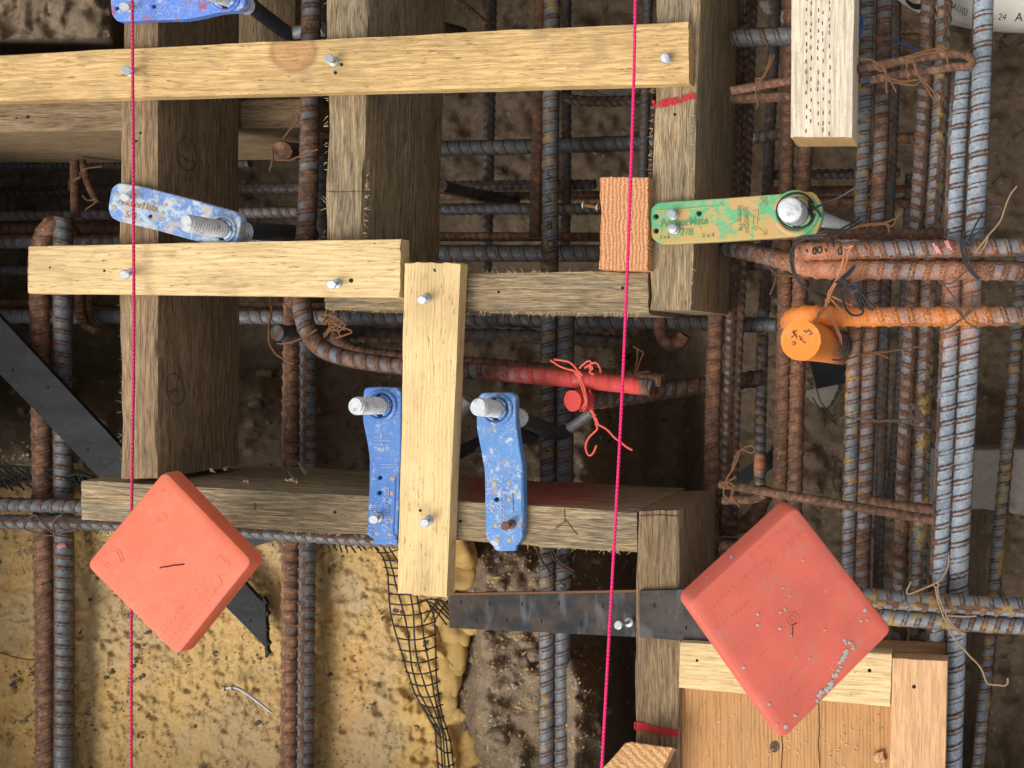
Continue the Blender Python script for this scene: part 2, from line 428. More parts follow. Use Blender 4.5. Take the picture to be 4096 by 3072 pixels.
def cap_mat(name, base, marks):
    m = M_(name)
    n = m.noise(m.scale(m.co, 28), 1, 5, 0.62)
    f = m.noise(m.scale(m.co, 420), 1, 4, 0.7)
    col = m.mix(m.st(n, 0.3, 0.7), tuple(c * 0.88 for c in base), tuple(min(1, c * 1.1) for c in base))
    col = m.mix(m.math('MULTIPLY', m.st(f, 0.52, 0.75), 0.22), col, (0.60, 0.25, 0.16))
    d = m.math('MULTIPLY', m.st(m.noise(m.scale(m.co, 65), 1, 6, 0.7), 0.50, 0.68), 0.36)
    col = m.mix(d, col, (0.40, 0.20, 0.135))
    if marks:
        g = m.st(m.noise(m.scale(m.co, 75), 1, 5, 0.75), 0.685, 0.70)
        col = m.mix(g, col, (0.36, 0.37, 0.32))
    sc = m.st(m.noise(m.scale(m.co, (25, 700, 300)), 1, 2), 0.70, 0.76)
    col = m.mix(m.math('MULTIPLY', sc, 0.35), col, (0.72, 0.36, 0.28))
    return m.fin(col, 0.55, f, 0.0003, 0.6, spec=0.35)
MAT['cap1'] = cap_mat("orange_red_plastic", (0.62, 0.125, 0.06), False)
MAT['cap2'] = cap_mat("worn_red_plastic", (0.58, 0.115, 0.078), True)

def holder_mat(name, base, base2, chip, chip2, lv, lv2, sc=60):
    m = M_(name)
    n = m.noise(m.scale(m.co, 40), 1, 4)
    col = m.mix(m.st(n, 0.35, 0.65), base, base2)
    a0_ = m.noise(m.scale(m.co, 55), 1, 3)
    a = m.noise(m.scale(m.co, sc), 1, 7, 0.72, 0.4)
    b = m.noise(m.scale(m.addv(m.co, (0.3, 0.1, 0.2)), sc * 0.75), 1, 7, 0.70)
    scr = m.st(m.noise(m.scale(m.co, 300), 1, 5, 0.78, 1.5), 0.57, 0.64)
    col = m.mix(m.math('MULTIPLY', scr, 0.6), col, chip)
    cr2 = m.st(m.vor(m.scale(m.addv(m.co, m.scale(m.noise(m.scale(m.co, 120), 1, 3, col=True), 0.012)), 190), feat='DISTANCE_TO_EDGE'), 0.06, 0.02)
    col = m.mix(m.math('MULTIPLY', m.math('MULTIPLY', cr2, m.st(a0_, 0.48, 0.6)), 0.55), col, chip)
    col = m.mix(m.math('MULTIPLY', m.st(a, lv, lv + 0.06), 0.9), col, chip)
    col = m.mix(m.math('MULTIPLY', m.st(b, lv2, lv2 + 0.05), 0.9), col, chip2)
    return m.fin(col, 0.5, a, 0.0006, 0.7, spec=0.4)
BLUE = (0.045, 0.15, 0.43)
MAT['h_green'] = holder_mat("green_plastic_with_mud", (0.06, 0.31, 0.14), (0.11, 0.36, 0.175), (0.44, 0.29, 0.085), (0.47, 0.27, 0.10), 0.485, 0.525, 36)
MAT['txt_green'] = simple('raised_green_lettering', (0.07, 0.26, 0.12), 0.5, 300, 0.2)
MAT['txt_line'] = simple('thin_moulded_lettering', (0.30, 0.19, 0.06), 0.6, 300, 0.2)
MAT['txt_blue'] = simple('raised_blue_lettering', (0.28, 0.36, 0.56), 0.6, 300, 0.3)
MAT['h_mud'] = holder_mat("blue_plastic_chalky", (0.10, 0.19, 0.42), (0.14, 0.24, 0.46), (0.40, 0.47, 0.50), (0.40, 0.33, 0.25), 0.48, 0.525, 80)
MAT['h_top'] = holder_mat("blue_plastic_reddish_wear", (0.08, 0.17, 0.50), (0.10, 0.21, 0.55), (0.38, 0.42, 0.56), (0.30, 0.07, 0.06), 0.56, 0.57, 60)
MAT['h_blue'] = holder_mat("blue_plastic_scuffed", BLUE, (0.06, 0.17, 0.44), (0.38, 0.42, 0.47), (0.42, 0.37, 0.26), 0.59, 0.62, 75)
MAT['h_rusty'] = holder_mat("blue_plastic_rust_stained", (0.055, 0.165, 0.40), (0.075, 0.205, 0.44), (0.40, 0.44, 0.48), (0.32, 0.22, 0.13), 0.55, 0.575, 80)

def black_steel(name, rusty):
    m = M_(name)
    n = m.noise(m.scale(m.co, (14, 40, 40)), 1, 5, 0.6)
    f = m.noise(m.scale(m.co, 300), 1, 4, 0.6)
    sw = m.noise(m.scale(m.co, 90), 1, 3, 0.5, 2.0)
    col = m.mix(m.st(n, 0.4, 0.7), (0.007, 0.007, 0.008), (0.018, 0.018, 0.020))
    col = m.mix(m.math('MULTIPLY', m.st(sw, 0.60, 0.74), 0.4), col, (0.055, 0.055, 0.06))
    if rusty:
        col = m.mix(m.math('MULTIPLY', m.st(m.noise(m.scale(m.co, (26, 60, 60)), 1, 4), 0.40, 0.6), 0.6), col, (0.062, 0.038, 0.022))
        col = m.mix(m.math('MULTIPLY', m.st(m.noise(m.scale(m.co, (60, 22, 60)), 1, 3), 0.56, 0.72), 0.45), col, (0.12, 0.125, 0.14))
    return m.fin(col, m.math('ADD', 0.42, m.math('MULTIPLY', f, 0.3)), n, 0.001, 0.5, spec=0.3 if rusty else 0.18)
MAT['strap'] = black_steel("black_stake_steel", False)
MAT['strap2'] = black_steel("dark_stake_steel_rusting", True)

def soil_mat():
    m = M_("excavated_soil")
    a = m.noise(m.scale(m.obj, 7), 1, 6, 0.62)
    b = m.noise(m.scale(m.obj, 85), 1, 8, 0.72)
    c = m.noise(m.scale(m.obj, 420), 1, 4, 0.6)
    col = m.ramp(b, [(0.25, (0.15, 0.106, 0.068)), (0.5, (0.265, 0.195, 0.13)), (0.75, (0.38, 0.285, 0.19))])
    col = m.mix(m.math('MULTIPLY', m.st(a, 0.35, 0.65), 0.45), col, (0.24, 0.18, 0.125))
    v = m.vor(m.scale(m.obj, 140))
    sp = m.math('MULTIPLY', m.st(v, 0.20, 0.12), m.st(m.noise(m.scale(m.obj, 30), 1, 4), 0.50, 0.66))
    col = m.mix(m.math('MULTIPLY', sp, 0.75), col, (0.36, 0.27, 0.13))
    cr = m.vor(m.scale(m.addv(m.obj, m.scale(m.noise(m.scale(m.obj, 40), 1, 3, col=True), 0.03)), 16), feat='DISTANCE_TO_EDGE')
    ck = m.math('MULTIPLY', m.st(cr, 0.035, 0.006), m.math('MULTIPLY', m.st(a, 0.50, 0.62), m.st(m.noise(m.scale(m.obj, 33), 1, 4), 0.42, 0.6)))
    col = m.mix(m.math('MULTIPLY', ck, 0.8), col, (0.018, 0.013, 0.009))
    h = m.math('ADD', m.math('ADD', m.math('MULTIPLY', b, 1.0), m.math('MULTIPLY', c, 0.25)), m.math('MULTIPLY', ck, -0.5))
    return m.fin(col, 0.95, h, 0.007, 0.9, spec=0.1)
MAT['soil'] = soil_mat()
def foam_mat():
    m = M_("spray_foam_skin")
    ed = m.attr("edge")
    clean = m.math('SUBTRACT', 1.0, ed)
    a = m.noise(m.scale(m.obj, 9), 1, 5, 0.6)
    b = m.noise(m.scale(m.obj, 95), 1, 5, 0.65)
    col = m.ramp(a, [(0.30, (0.40, 0.285, 0.135)), (0.48, (0.47, 0.295, 0.105)), (0.68, (0.51, 0.265, 0.07))])
    col = m.mix(m.math('MULTIPLY', m.st(b, 0.42, 0.7), 0.55), col, (0.55, 0.40, 0.18))
    fn = m.noise(m.scale(m.obj, 230), 1, 5, 0.7)
    col = m.mix(m.math('MULTIPLY', m.math('MULTIPLY', m.st(fn, 0.50, 0.62), clean), 0.5), col, (0.22, 0.14, 0.05))
    dk = m.st(m.noise(m.scale(m.obj, 40), 1, 6, 0.72), 0.605, 0.66)
    col = m.mix(m.math('MULTIPLY', m.math('MULTIPLY', dk, 0.75), clean), col, (0.10, 0.07, 0.042))
    sp = m.math('MULTIPLY', m.st(m.vor(m.scale(m.obj, 150)), 0.22, 0.12), m.st(m.noise(m.scale(m.obj, 22), 1, 3), 0.40, 0.56))
    col = m.mix(m.math('MULTIPLY', m.math('MULTIPLY', sp, 0.9), clean), col, (0.06, 0.04, 0.022))
    gz = m.math('MULTIPLY', m.st(m.noise(m.scale(m.obj, 7.5), 1, 4), 0.47, 0.60), 0.6)
    col = m.mix(m.math('MULTIPLY', gz, clean), col, (0.37, 0.285, 0.165))
    bs = m.math('MULTIPLY', m.st(m.noise(m.scale(m.obj, 17), 1, 6, 0.68), 0.58, 0.70), 0.5)
    col = m.mix(m.math('MULTIPLY', bs, clean), col, (0.20, 0.135, 0.065))
    col = m.mix(m.math('MULTIPLY', ed, 0.7), col, (0.54, 0.345, 0.11))
    pit = m.math('ADD', m.math('MULTIPLY', sp, -0.5), m.math('MULTIPLY', dk, -0.25))
    h = m.math('ADD', m.math('MULTIPLY', b, m.math('ADD', 0.12, m.math('MULTIPLY', clean, 0.65))), m.math('MULTIPLY', pit, clean))
    return m.fin(col, 0.75, h, 0.005, 0.8, spec=0.2)
MAT['foam'] = foam_mat()
def string_mat(name, c):
    m = M_(name)
    w = m.wave(m.scale(m.obj, (1, 1, 1)), 170, 0.2, 0, 1, 'DIAGONAL')
    return m.fin(m.mix(w, tuple(x * 0.72 for x in c), c), 0.6, w, 0.0006, 0.8, spec=0.3)
MAT['pink'] = string_mat("hot_pink_string", (0.86, 0.018, 0.16))
MAT['pinkd'] = string_mat("faded_pink_string", (0.60, 0.03, 0.115))

# ------------------------------------------------------------------ ground: one sheet, trench inside, level ground outside, raised out of view to darken the trench
def zsoil(u, v):
    """depth of the excavation at photo pixel (u, v)"""
    p = np.stack([u / 400, v / 400, np.zeros_like(u)], 1)
    z = np.full_like(u, -0.62) + 0.12 * np.maximum(sm(1050, 1500, v) * sm(2680, 2450, u), sm(1500, 1200, u)) + 0.05 * fbm(p, 4) + 0.03 * np.abs(fbm(p * 3.1 + 2, 4))
    z += 0.37 * sm(560, 440, u) * sm(215, 150, v)                              # crusted bank in the corner
    z += 0.225 * sm(1450, 1980, v + 90 * fbm(p * 1.7 + 5, 2)) * sm(2560, 2380, u + 70 * fbm(p * 1.3 + 9, 3))
    z += 0.05 * sm(2050, 2300, v) * sm(1700, 1850, u) * sm(2400, 2250, u)
    z += 0.10 * sm(2240, 2300, u) * sm(2480, 2400, u) * sm(2560, 2720, v)      # lobe beside the dark slot
    z += 0.10 * sm(2700, 2900, u)
    z += 0.14 * sm(3860, 3960, u) * sm(1500, 1900, v)
    z += 0.013 * np.abs(fbm(p * 5 + 11, 4)) + 0.005 * fbm(p * 9, 4) + 0.0025 * fbm(p * 13, 2)
    z -= 0.045 * sm(1960, 1840, u) * sm(2080, 2180, v)
    z += (0.12 * sm(1330, 1720, v + 60 * fbm(p * 2.1 + 3, 2)) * sm(1320, 1130, u)) * sm(2000, 1850, v)
    out = np.maximum.reduce([sm(-760, -1050, u), sm(4400, 4700, u), sm(-260, -520, v), sm(3640, 3950, v)])  # added rise beyond the frame, blocks low sky light from the pit
    return z * (1 - out) + out * (-0.01 + 0.01 * fbm(p * 0.5, 3))
U = np.concatenate([[-90000, -30000, -9000, -3000, -1400], np.arange(-1100, 4801, 11), [5400, 7200, 12000, 34000, 98000]]).astype(float)
Vv = np.concatenate([[-95000, -33000, -11000, -4000, -1500], np.arange(-700, 4001, 11), [4600, 7000, 14000, 36000, 97000]]).astype(float)
gu, gv = np.meshgrid(U, Vv); gu = gu.ravel(); gv = gv.ravel()
gz = zsoil(gu, gv)
k = S * (H - gz) / H
GV = np.stack([(gu - CX) * k, -(gv - CY) * k, gz], 1)
nu, nv_ = len(U), len(Vv)
ii = np.arange(nv_ - 1)[:, None] * nu + np.arange(nu - 1)[None, :]
GF = np.stack([ii + nu, ii + nu + 1, ii + 1, ii], -1).reshape(-1, 4)
ground = mk("ground", GV, GF, MAT['soil'], frame=Matrix.Identity(4))
ground["kind"] = "structure"

# ------------------------------------------------------------------ spray foam sheet
FZ = -0.215
def foam_edge(v):
    return np.interp(v, [1800, 2150, 2200, 2300, 2380, 2470, 2560, 2650, 2740, 2800, 2900, 2980, 3072, 3300],
                     [1780, 1800, 1835, 1845, 1800, 1770, 1815, 1830, 1800, 1790, 1830, 1870, 1880, 1890])
fu = np.arange(-760, 1960, 7.0); fv = np.arange(1860, 3640, 7.0)
a, b = np.meshgrid(fu, fv); a = a.ravel(); b = b.ravel()
p = np.stack([a / 100, b / 100, np.zeros_like(a)], 1)
d = foam_edge(b) + 22 * fbm(p * 1.4, 3) - a
dt = b - (1905 + 30 * fbm(p * 0.9 + 4, 3) + 0.0 * a)
e = np.minimum(d, dt * 1.2)
near = sm(420, 60, d) * sm(1200, 1500, a)
lump = np.abs(fbm(p * 1.5 + 3, 3))
fz = FZ + 0.006 * fbm(p * 0.9, 4) + 0.0035 * fbm(p * 4, 3) + 0.0016 * fbm(p * 11, 3) - 0.003 * sm(0.36, 0.55, fbm(p * 1.3 + 21, 4)) + near * (0.020 * lump - 0.002) + 0.012 * sm(2300, 2150, b) * np.abs(fbm(p * 0.8 + 8, 2))
fz = fz - 0.07 * (1 - np.sqrt(np.clip(e / 46, 0, 1)))
kk = S * (H - fz) / H
FV = np.stack([(a - CX) * kk, -(b - CY) * kk, fz], 1)
n1 = len(fu); n2 = len(fv)
ii = (np.arange(n2 - 1)[:, None] * n1 + np.arange(n1 - 1)[None, :])
FF = np.stack([ii + n1, ii + n1 + 1, ii + 1, ii], -1).reshape(-1, 4)
keep = e[FF].max(1) > -14
FF = FF[keep]
edge_at = sm(330, 90, d) * sm(1500, 1640, a)
def blob(c, r, seed, squash=0.8):
    nlat, nlon = 16, 24
    V = []; 
    for i in range(nlat + 1):
        th = math.pi * i / nlat
        for j in range(nlon):
            ph = 2 * math.pi * j / nlon
            V.append((math.sin(th) * math.cos(ph), math.sin(th) * math.sin(ph), math.cos(th)))
    V = np.array(V)
    rr = 1 + 0.55 * fbm(V * 1.1 + seed * 3.1, 3)
    V = V * rr[:, None] * np.array(r) * np.array([1, 1, squash]) + np.array(c)
    F = [(i * nlon + j, (i + 1) * nlon + j, (i + 1) * nlon + (j + 1) % nlon, i * nlon + (j + 1) % nlon) for i in range(nlat) for j in range(nlon)]
    return V, F
bl = []
spots = [(1835, 2230, 55), (1820, 2300, 45), (1800, 2200, 40), (1785, 2345, 30), (1850, 2260, 34), (1770, 2470, 34), (1805, 2525, 36), (1850, 2530, 26), (1880, 2515, 20),
         (1770, 2560, 30), (1800, 2600, 42), (1780, 2660, 40), (1810, 2660, 36), (1760, 2720, 34), (1795, 2740, 30), (1740, 2620, 26), (1780, 2800, 26), (1770, 2860, 30), (1800, 2900, 36),
         (1830, 2930, 30), (1805, 2990, 40), (1790, 3050, 34), (1760, 2780, 22), (1845, 2985, 24), (1730, 2460, 24), (1700, 2420, 22), (1755, 2420, 26), (1850, 2870, 26), (1870, 2950, 26), (1880, 3030, 28), (1820, 3080, 36), (1905, 2905, 18), (1915, 2960, 20)]
for _ in range(46):
    yy = random.uniform(2440, 3120); spots.append((float(foam_edge(yy)) - random.uniform(-14, 90), yy, random.uniform(9, 21)))
for i, (x, y, r) in enumerate(spots):
    c = W(x, y, FZ - 0.008)
    r *= 1.2
    bl.append(blob(tuple(c), (r * PX(FZ) * (1.0 + 0.6 * random.random()), r * PX(FZ) * (1.0 + 0.9 * random.random()), r * PX(FZ) * 0.9), i))
V, F = join([(FV, FF.tolist())] + bl)
ea = np.concatenate([edge_at, np.ones(len(V) - len(FV))])
foam = mk("spray_foam", V, F, MAT['foam'], frame=Matrix.Translation(W(900, 2600, FZ)) if False else None, attrs={'edge': ea})
tag(foam, "yellow spray foam sheet with dark specks and bulbous edge under the netting", "spray foam")

# ------------------------------------------------------------------ timbers
def timber(name, quad, z, depth, mat, axis='x', parent=None, bev=0.0016, rough=0.0007, jag=0.0012, paint=None, step=0.004, seed=None, mat_end=None, zend=None, shift=(0, 0)):
    """a sawn timber: quad = photo pixels TL, TR, BR, BL of its top face at height z; zend: height at the far end"""
    TL, TR, BR, BL = quad
    z1 = z if zend is None else zend
    if axis == 'x':
        A0, A1, B0, B1 = W(*TL, z), W(*TR, z1), W(*BL, z), W(*BR, z1)      # A = +y edge
    else:
        A0, A1, B0, B1 = W(*TR, z), W(*BR, z1), W(*TL, z), W(*BL, z1)
    s0, s1 = (A0 + B0) / 2, (A1 + B1) / 2
    ex = (s1 - s0).normalized()
    ey = (A0 - B0 + A1 - B1); ey = (ey - ex * ey.dot(ex)).normalized()
    ez = ex.cross(ey).normalized()
    c = (s0 + s1) / 2
    fr = Matrix(((ex.x, ey.x, ez.x, c.x), (ex.y, ey.y, ez.y, c.y), (ex.z, ey.z, ez.z, c.z), (0, 0, 0, 1)))
    inv = fr.inverted()
    a0, a1, b0, b1 = [inv @ q for q in (A0, A1, B0, B1)]
    n = max(3, int((s1 - s0).length / step))
    t = np.linspace(0, 1, n + 1)
    # cross-section perimeter in (fraction of width, z)
    nt, ns_ = 12, 9
    prof = []
    for i in range(nt + 1): prof.append((1 - i / nt, 0.0))
    for i in range(1, ns_ + 1): prof.append((0.0, -depth * i / ns_))
    for i in range(1, 5): prof.append((i / 4, -depth))
    for i in range(1, ns_): prof.append((1.0, -depth * (1 - i / ns_)))
    prof = np.array(prof); m = len(prof)
    sd = seed if seed is not None else random.random() * 50
    X = np.zeros((n + 1, m)); Y = np.zeros((n + 1, m)); Z = np.zeros((n + 1, m))
    for q in range(m):
        f, zz = prof[q]
        X[:, q] = (b0.x + (a0.x - b0.x) * f) * (1 - t) + (b1.x + (a1.x - b1.x) * f) * t
        Y[:, q] = (b0.y + (a0.y - b0.y) * f) * (1 - t) + (b1.y + (a1.y - b1.y) * f) * t
        Z[:, q] = zz
        # round the arrises a little
        cy = 1 if f > 0.999 else (-1 if f < 0.001 else 0)
        cz = 1 if zz > -1e-9 else (-1 if zz < -depth + 1e-9 else 0)
        if cy and cz:
            Y[:, q] -= cy * bev * 0.45; Z[:, q] -= cz * bev * 0.45
    per = np.cumsum(np.linalg.norm(np.diff(np.vstack([prof * [0.038, 1], prof[:1] * [0.038, 1]]), axis=0), axis=1))
    Pn = np.stack([X.ravel() * 22, np.tile(per, n + 1) * 420 + sd, np.full(X.size, sd)], 1)
    nz = fbm(Pn, 3).reshape(X.shape)
    nb = fbm(np.stack([X.ravel() * 9, np.tile(per, n + 1) * 30 + sd, np.full(X.size, sd * 2)], 1), 2).reshape(X.shape)
    ed_ = np.where((np.minimum(prof[:, 0], 1 - prof[:, 0]) < 0.01) & (prof[:, 1] > -0.001), 2.0, 1.0)
    dn = (rough * nz + rough * 0.9 * nb) * ed_[None, :]
    oy = np.where(prof[:, 0] > 0.999, 1, np.where(prof[:, 0] < 0.001, -1, 0))
    oz = np.where(prof[:, 1] > -1e-9, 1, np.where(prof[:, 1] < -depth + 1e-9, -1, 0))
    Y += dn * oy[None, :]; Z += dn * oz[None, :]
    for row, sg in ((0, -1), (n, 1)):
        X[row] += sg * jag * (0.5 * rng.random(m) ** 2 + 0.25 * fbm(np.stack([per * 300 + sd, per * 0, per * 0 + row], 1), 2))
    X += shift[0] * (-Z / depth); Y += shift[1] * (-Z / depth)
    V = np.stack([X, Y, Z], -1).reshape(-1, 3)
    i = np.arange(n)[:, None] * m; j = np.arange(m)[None, :]; j2 = (j + 1) % m
    F = np.stack([i + j, i + j2, i + m + j2, i + m + j], -1).reshape(-1, 4).tolist()
    F.append(tuple(range(m - 1, -1, -1))); F.append(tuple(range(n * m, (n + 1) * m)))
    at = None
    if paint is not None:
        Mx = np.array(fr); Pw = V @ Mx[:3, :3].T + Mx[:3, 3]
        at = {'paint': paint(Pw)}
    o = mk(name, V, F, mat, parent, fr, True, at)
    if mat_end:
        o.data.materials.append(mat_end)
        o.data.polygons[-1].material_index = 1; o.data.polygons[-2].material_index = 1
    for pl in o.data.polygons:
        if len(pl.vertices) > 4: pl.use_smooth = False
    try: o.data.set_sharp_from_angle(angle=R(40))
    except Exception: pass
    return o

jL = timber("form_joist", [(484, -800), (631, -800), (633, 1913), (483, 1913)], 0, 0.1, MAT['oldbrown'], 'y', rough=0.0009)
tag(jL, "weathered brown form joist on edge under the blue chalky bolt holder", "timber", "weathered form timbers")
jM = timber("form_joist", [(1325, -800), (1490, -800), (1452, 1082), (1298, 1082)], 0, 0.132, MAT['oldgrey'], 'y', rough=0.0011, bev=0.003)
tag(jM, "grey weathered form joist on edge beside the dark vertical rebar, ending at a cross timber", "timber", "weathered form timbers")
bA = timber("form_beam", [(1300, 1090), (2592, 1086), (2592, 1260), (1300, 1240)], -0.0015, 0.09, MAT['oldgrey'], 'x', rough=0.0011, bev=0.003)
tag(bA, "grey weathered cross timber below the orange end-grain block", "timber", "weathered form timbers")
jR = timber("form_joist", [(2640, -800), (2826, -800), (2767, 1240), (2597, 1240)], 0, 0.141, MAT['oldgrey'], 'y', rough=0.001)
tag(jR, "grey weathered form joist carrying the green bolt holder and a red paint dash", "timber", "weathered form timbers")
def overspray(P):
    q = topx(P)
    return np.clip(sm(1780, 1950, q[:, 0]) * sm(2560, 2250, q[:, 0]) * sm(0.0, -0.02, P[:, 2]) * 1.1, 0, 1)
bB = timber("form_beam", [(327, 1922), (2546, 2046), (2548, 2210), (327, 2080)], 0, 0.15, MAT['oldgrey'], 'x', rough=0.001, paint=overspray)
tag(bB, "long grey form timber under both blue upright bolt holders with red overspray on its inner face", "timber", "weathered form timbers")
pD = timber("form_joist", [(2552, 2046), (2722, 2042), (2719, 3800), (2524, 3800)], 0, 0.125, MAT['oldbrown'], 'y', rough=0.001)
tag(pD, "brown weathered form joist beside the plywood box with a dark red paint stripe", "timber", "weathered form timbers")
pl = timber("cross_plank", [(-800, 425), (1215, 398), (1215, 512), (-800, 541)], -0.105, 0.165, MAT['oldbrown'], 'x', rough=0.001)
tag(pl, "brown plank standing on edge below the knotty pine board, crossing under the joist", "timber", "weathered form timbers")
pl2 = timber("cross_plank", [(916, -800), (1180, -800), (1180, 205), (925, 215)], -0.15, 0.03, MAT['oldbrown'], 'y')
tag(pl2, "shaded brown plank lying deep between joists above the knotty board", "timber", "weathered form timbers")

b1 = timber("pine_board", [(-760, 256), (2752, 85), (2755, 331), (-760, 423)], 0.0145, 0.014, MAT['pine_top'], 'x', rough=0.0004, bev=0.001)
tag(b1, "long golden pine board with a large knot nailed across three joists", "board", "pine boards")
b2 = timber("pine_board", [(116, 984), (1600, 956), (1598, 1190), (115, 1174)], 0.0145, 0.014, MAT['pine_mid'], 'x', rough=0.0005, bev=0.001, jag=0.0025)
tag(b2, "short pale pine board with a chipped corner below the chalky blue holder", "board", "pine boards")
b3 = timber("pine_board", [(1614, 1053), (1842, 1056), (1786, 2388), (1591, 2370)], 0.0145, 0.014, MAT['pine_str'], 'y', rough=0.0004, bev=0.001, jag=0.003)
tag(b3, "upright straight grained pine board between the two blue bolt holders", "board", "pine boards")

# end-grain blocks (lumber standing upright, cut end up)
def block(name, poly, z, depth, mtop, mside, label, bottom_shift=(0, 0)):
    P = [W(x, y, z) for x, y in poly]
    fr = Matrix.Translation(sum(P, Vector()) / len(P))
    # outline subdivided and roughened
    pts = []
    for i in range(len(P)):
        a_, b_ = P[i], P[(i + 1) % len(P)]
        nseg = max(4, int((b_ - a_).length / 0.002))
        for k_ in range(nseg):
            q = a_.lerp(b_, k_ / nseg)
            pts.append(q)
    n = len(pts); A = np.array([tuple(q) for q in pts]); c = A.mean(0)
    A[:, :2] += (rng.random((n, 2)) - 0.5) * 0.0009
    rings = []
    for f_, sc_, dz in ((0, 0.55, 0.0002), (0, 0.985, 0), (0, 1.0, -0.001), (0.33, 1, -depth * 0.33), (0.66, 1, -depth * 0.66), (1, 1, -depth)):
        B = c + (A - c) * sc_; B[:, 2] = z + dz; B[:, 0] += bottom_shift[0] * f_; B[:, 1] += bottom_shift[1] * f_; rings.append(B)
    V = np.concatenate(rings)
    F = [tuple(range(n))]
    for r_ in range(5):
        for i in range(n):
            F.append((r_ * n + i, (r_ + 1) * n + i, (r_ + 1) * n + (i + 1) % n, r_ * n + (i + 1) % n))
    F.append(tuple(range(6 * n - 1, 5 * n - 1, -1)))
    F[0] = tuple(range(n))
    M = np.array(fr); V = V - M[:3, 3]
    o = mk(name, V, F, mtop, None, fr, True)
    o.data.materials.append(mside)
    for i, q in enumerate(o.data.polygons):
        q.material_index = 0 if i < 1 + 2 * n else 1
    try: o.data.set_sharp_from_angle(angle=R(35))
    except Exception: pass
    return tag(o, label, "lumber block")
block("lumber_block", [(2593, 708), (2399, 706), (2397, 790), (2406, 840), (2401, 900), (2396, 1078), (2592, 1084), (2594, 900)], 0.012, 0.25, MAT['end_red'], MAT['firbrown'],
      "upright redwood stud with wavy orange end grain standing beside the green holder")
block("lumber_block", [(2692, 2992), (2520, 2968), (2502, 2972), (2400, 3085), (2395, 3200), (2645, 3210), (2645, 3090)], 0.03, 0.12, MAT['end_or'], MAT['fir'],
      "sawn orange lumber end rising beside the pink string and red striped joist", (-0.026, -0.056))

# treated lumber with incised slits
ptz = 0.03
pt = timber("treated_lumber", [(3168, -800), (3426, -800), (3412, 548), (3158, 546)], ptz, 0.042, MAT['pt'], 'y', rough=0.0005, bev=0.002, mat_end=MAT['end_pt'])
tag(pt, "whitish treated lumber piece with rows of incised slits lying over the rebar", "lumber")
geos = []
for cxp in (3225, 3243, 3272, 3291, 3318):
    y = -20 + random.random() * 40
    while y < 535:
        L_ = 11 + random.random() * 7
        c = W(cxp + random.uniform(-2, 2), y, ptz + 0.0006)
        hw, hl = 0.00042, L_ * PX(ptz) / 2
        geos.append(([(c.x - hw, c.y - hl, c.z), (c.x + hw, c.y - hl, c.z), (c.x + hw * 0.8, c.y + hl, c.z), (c.x - hw * 0.8, c.y + hl, c.z),
                      (c.x - hw, c.y - hl, c.z - 0.002), (c.x + hw, c.y - hl, c.z - 0.002), (c.x + hw, c.y + hl, c.z - 0.002), (c.x - hw, c.y + hl, c.z - 0.002)],
                     [(0, 1, 2, 3), (0, 4, 5, 1), (1, 5, 6, 2), (2, 6, 7, 3), (3, 7, 4, 0)]))
        y += random.choice([26, 42, 42, 55])
mk("incision", *join(geos), MAT['w_brown'], pt, smooth=False)

# form box in the corner
box = empty("form_box", W(3200, 2900, 0))
tag(box, "new form box with pale header and brown panel below the worn red cap", "form box")
timber("header_board", [(2721, 2569), (3566, 2616), (3560, 2830), (2716, 2754)], 0.012, 0.018, MAT['firpale'], 'x', box, rough=0.0002)
timber("side_board", [(3569, 2634), (3792, 2646), (3768, 3700), (3540, 3700)], 0.013, 0.018, MAT['fir'], 'y', box, rough=0.0002)
panel = timber("panel", [(2700, 2640), (3640, 2640), (3640, 3700), (2700, 3700)], -0.0075, 0.018, MAT['firbrown'], 'y', box, rough=0.0002)
timber("frame_rail", [(2730, 2556), (3786, 2606), (3786, 2700), (2730, 2650)], -0.027, 0.03, MAT['fir'], 'x', box, rough=0.0003)
mk("ply_edge", *join([( [W(x, y, z_) for z_ in (-0.006, -0.0065 - 0.019) for x, y in ((2722, 2569), (3790, 2622), (3790, 2700), (2722, 2650))],
    [(0, 1, 2, 3), (0, 4, 5, 1), (1, 5, 6, 2), (2, 6, 7, 3), (3, 7, 4, 0)])]), MAT['oldbrown'], box, smooth=False)

BOXK = {o.name.split('.')[0]: o for o in box.children}
def _box_details():
    holes(BOXK['header_board'], [(2788, 2642, 6), (3478, 2682, 8)]); holes(BOXK['side_board'], [(3656, 2747, 8)])
    stroke("drying_crack", panel, [[(3275, 2810), (3278, 2900), (3274, 2980), (3280, 3080)]], 4, MAT['hole'], 0.0001)
    stroke("drying_crack", panel, [[(3126, 2930), (3130, 2990), (3124, 3080)]], 4, MAT['hole'], 0.0001)
    stroke("knot", panel, [circ(3098, 2986, 16, 20), circ(3098, 2986, 9, 12), circ(3098, 2986, 4, 5)], 6, MAT['w_brown'], 0.0001)
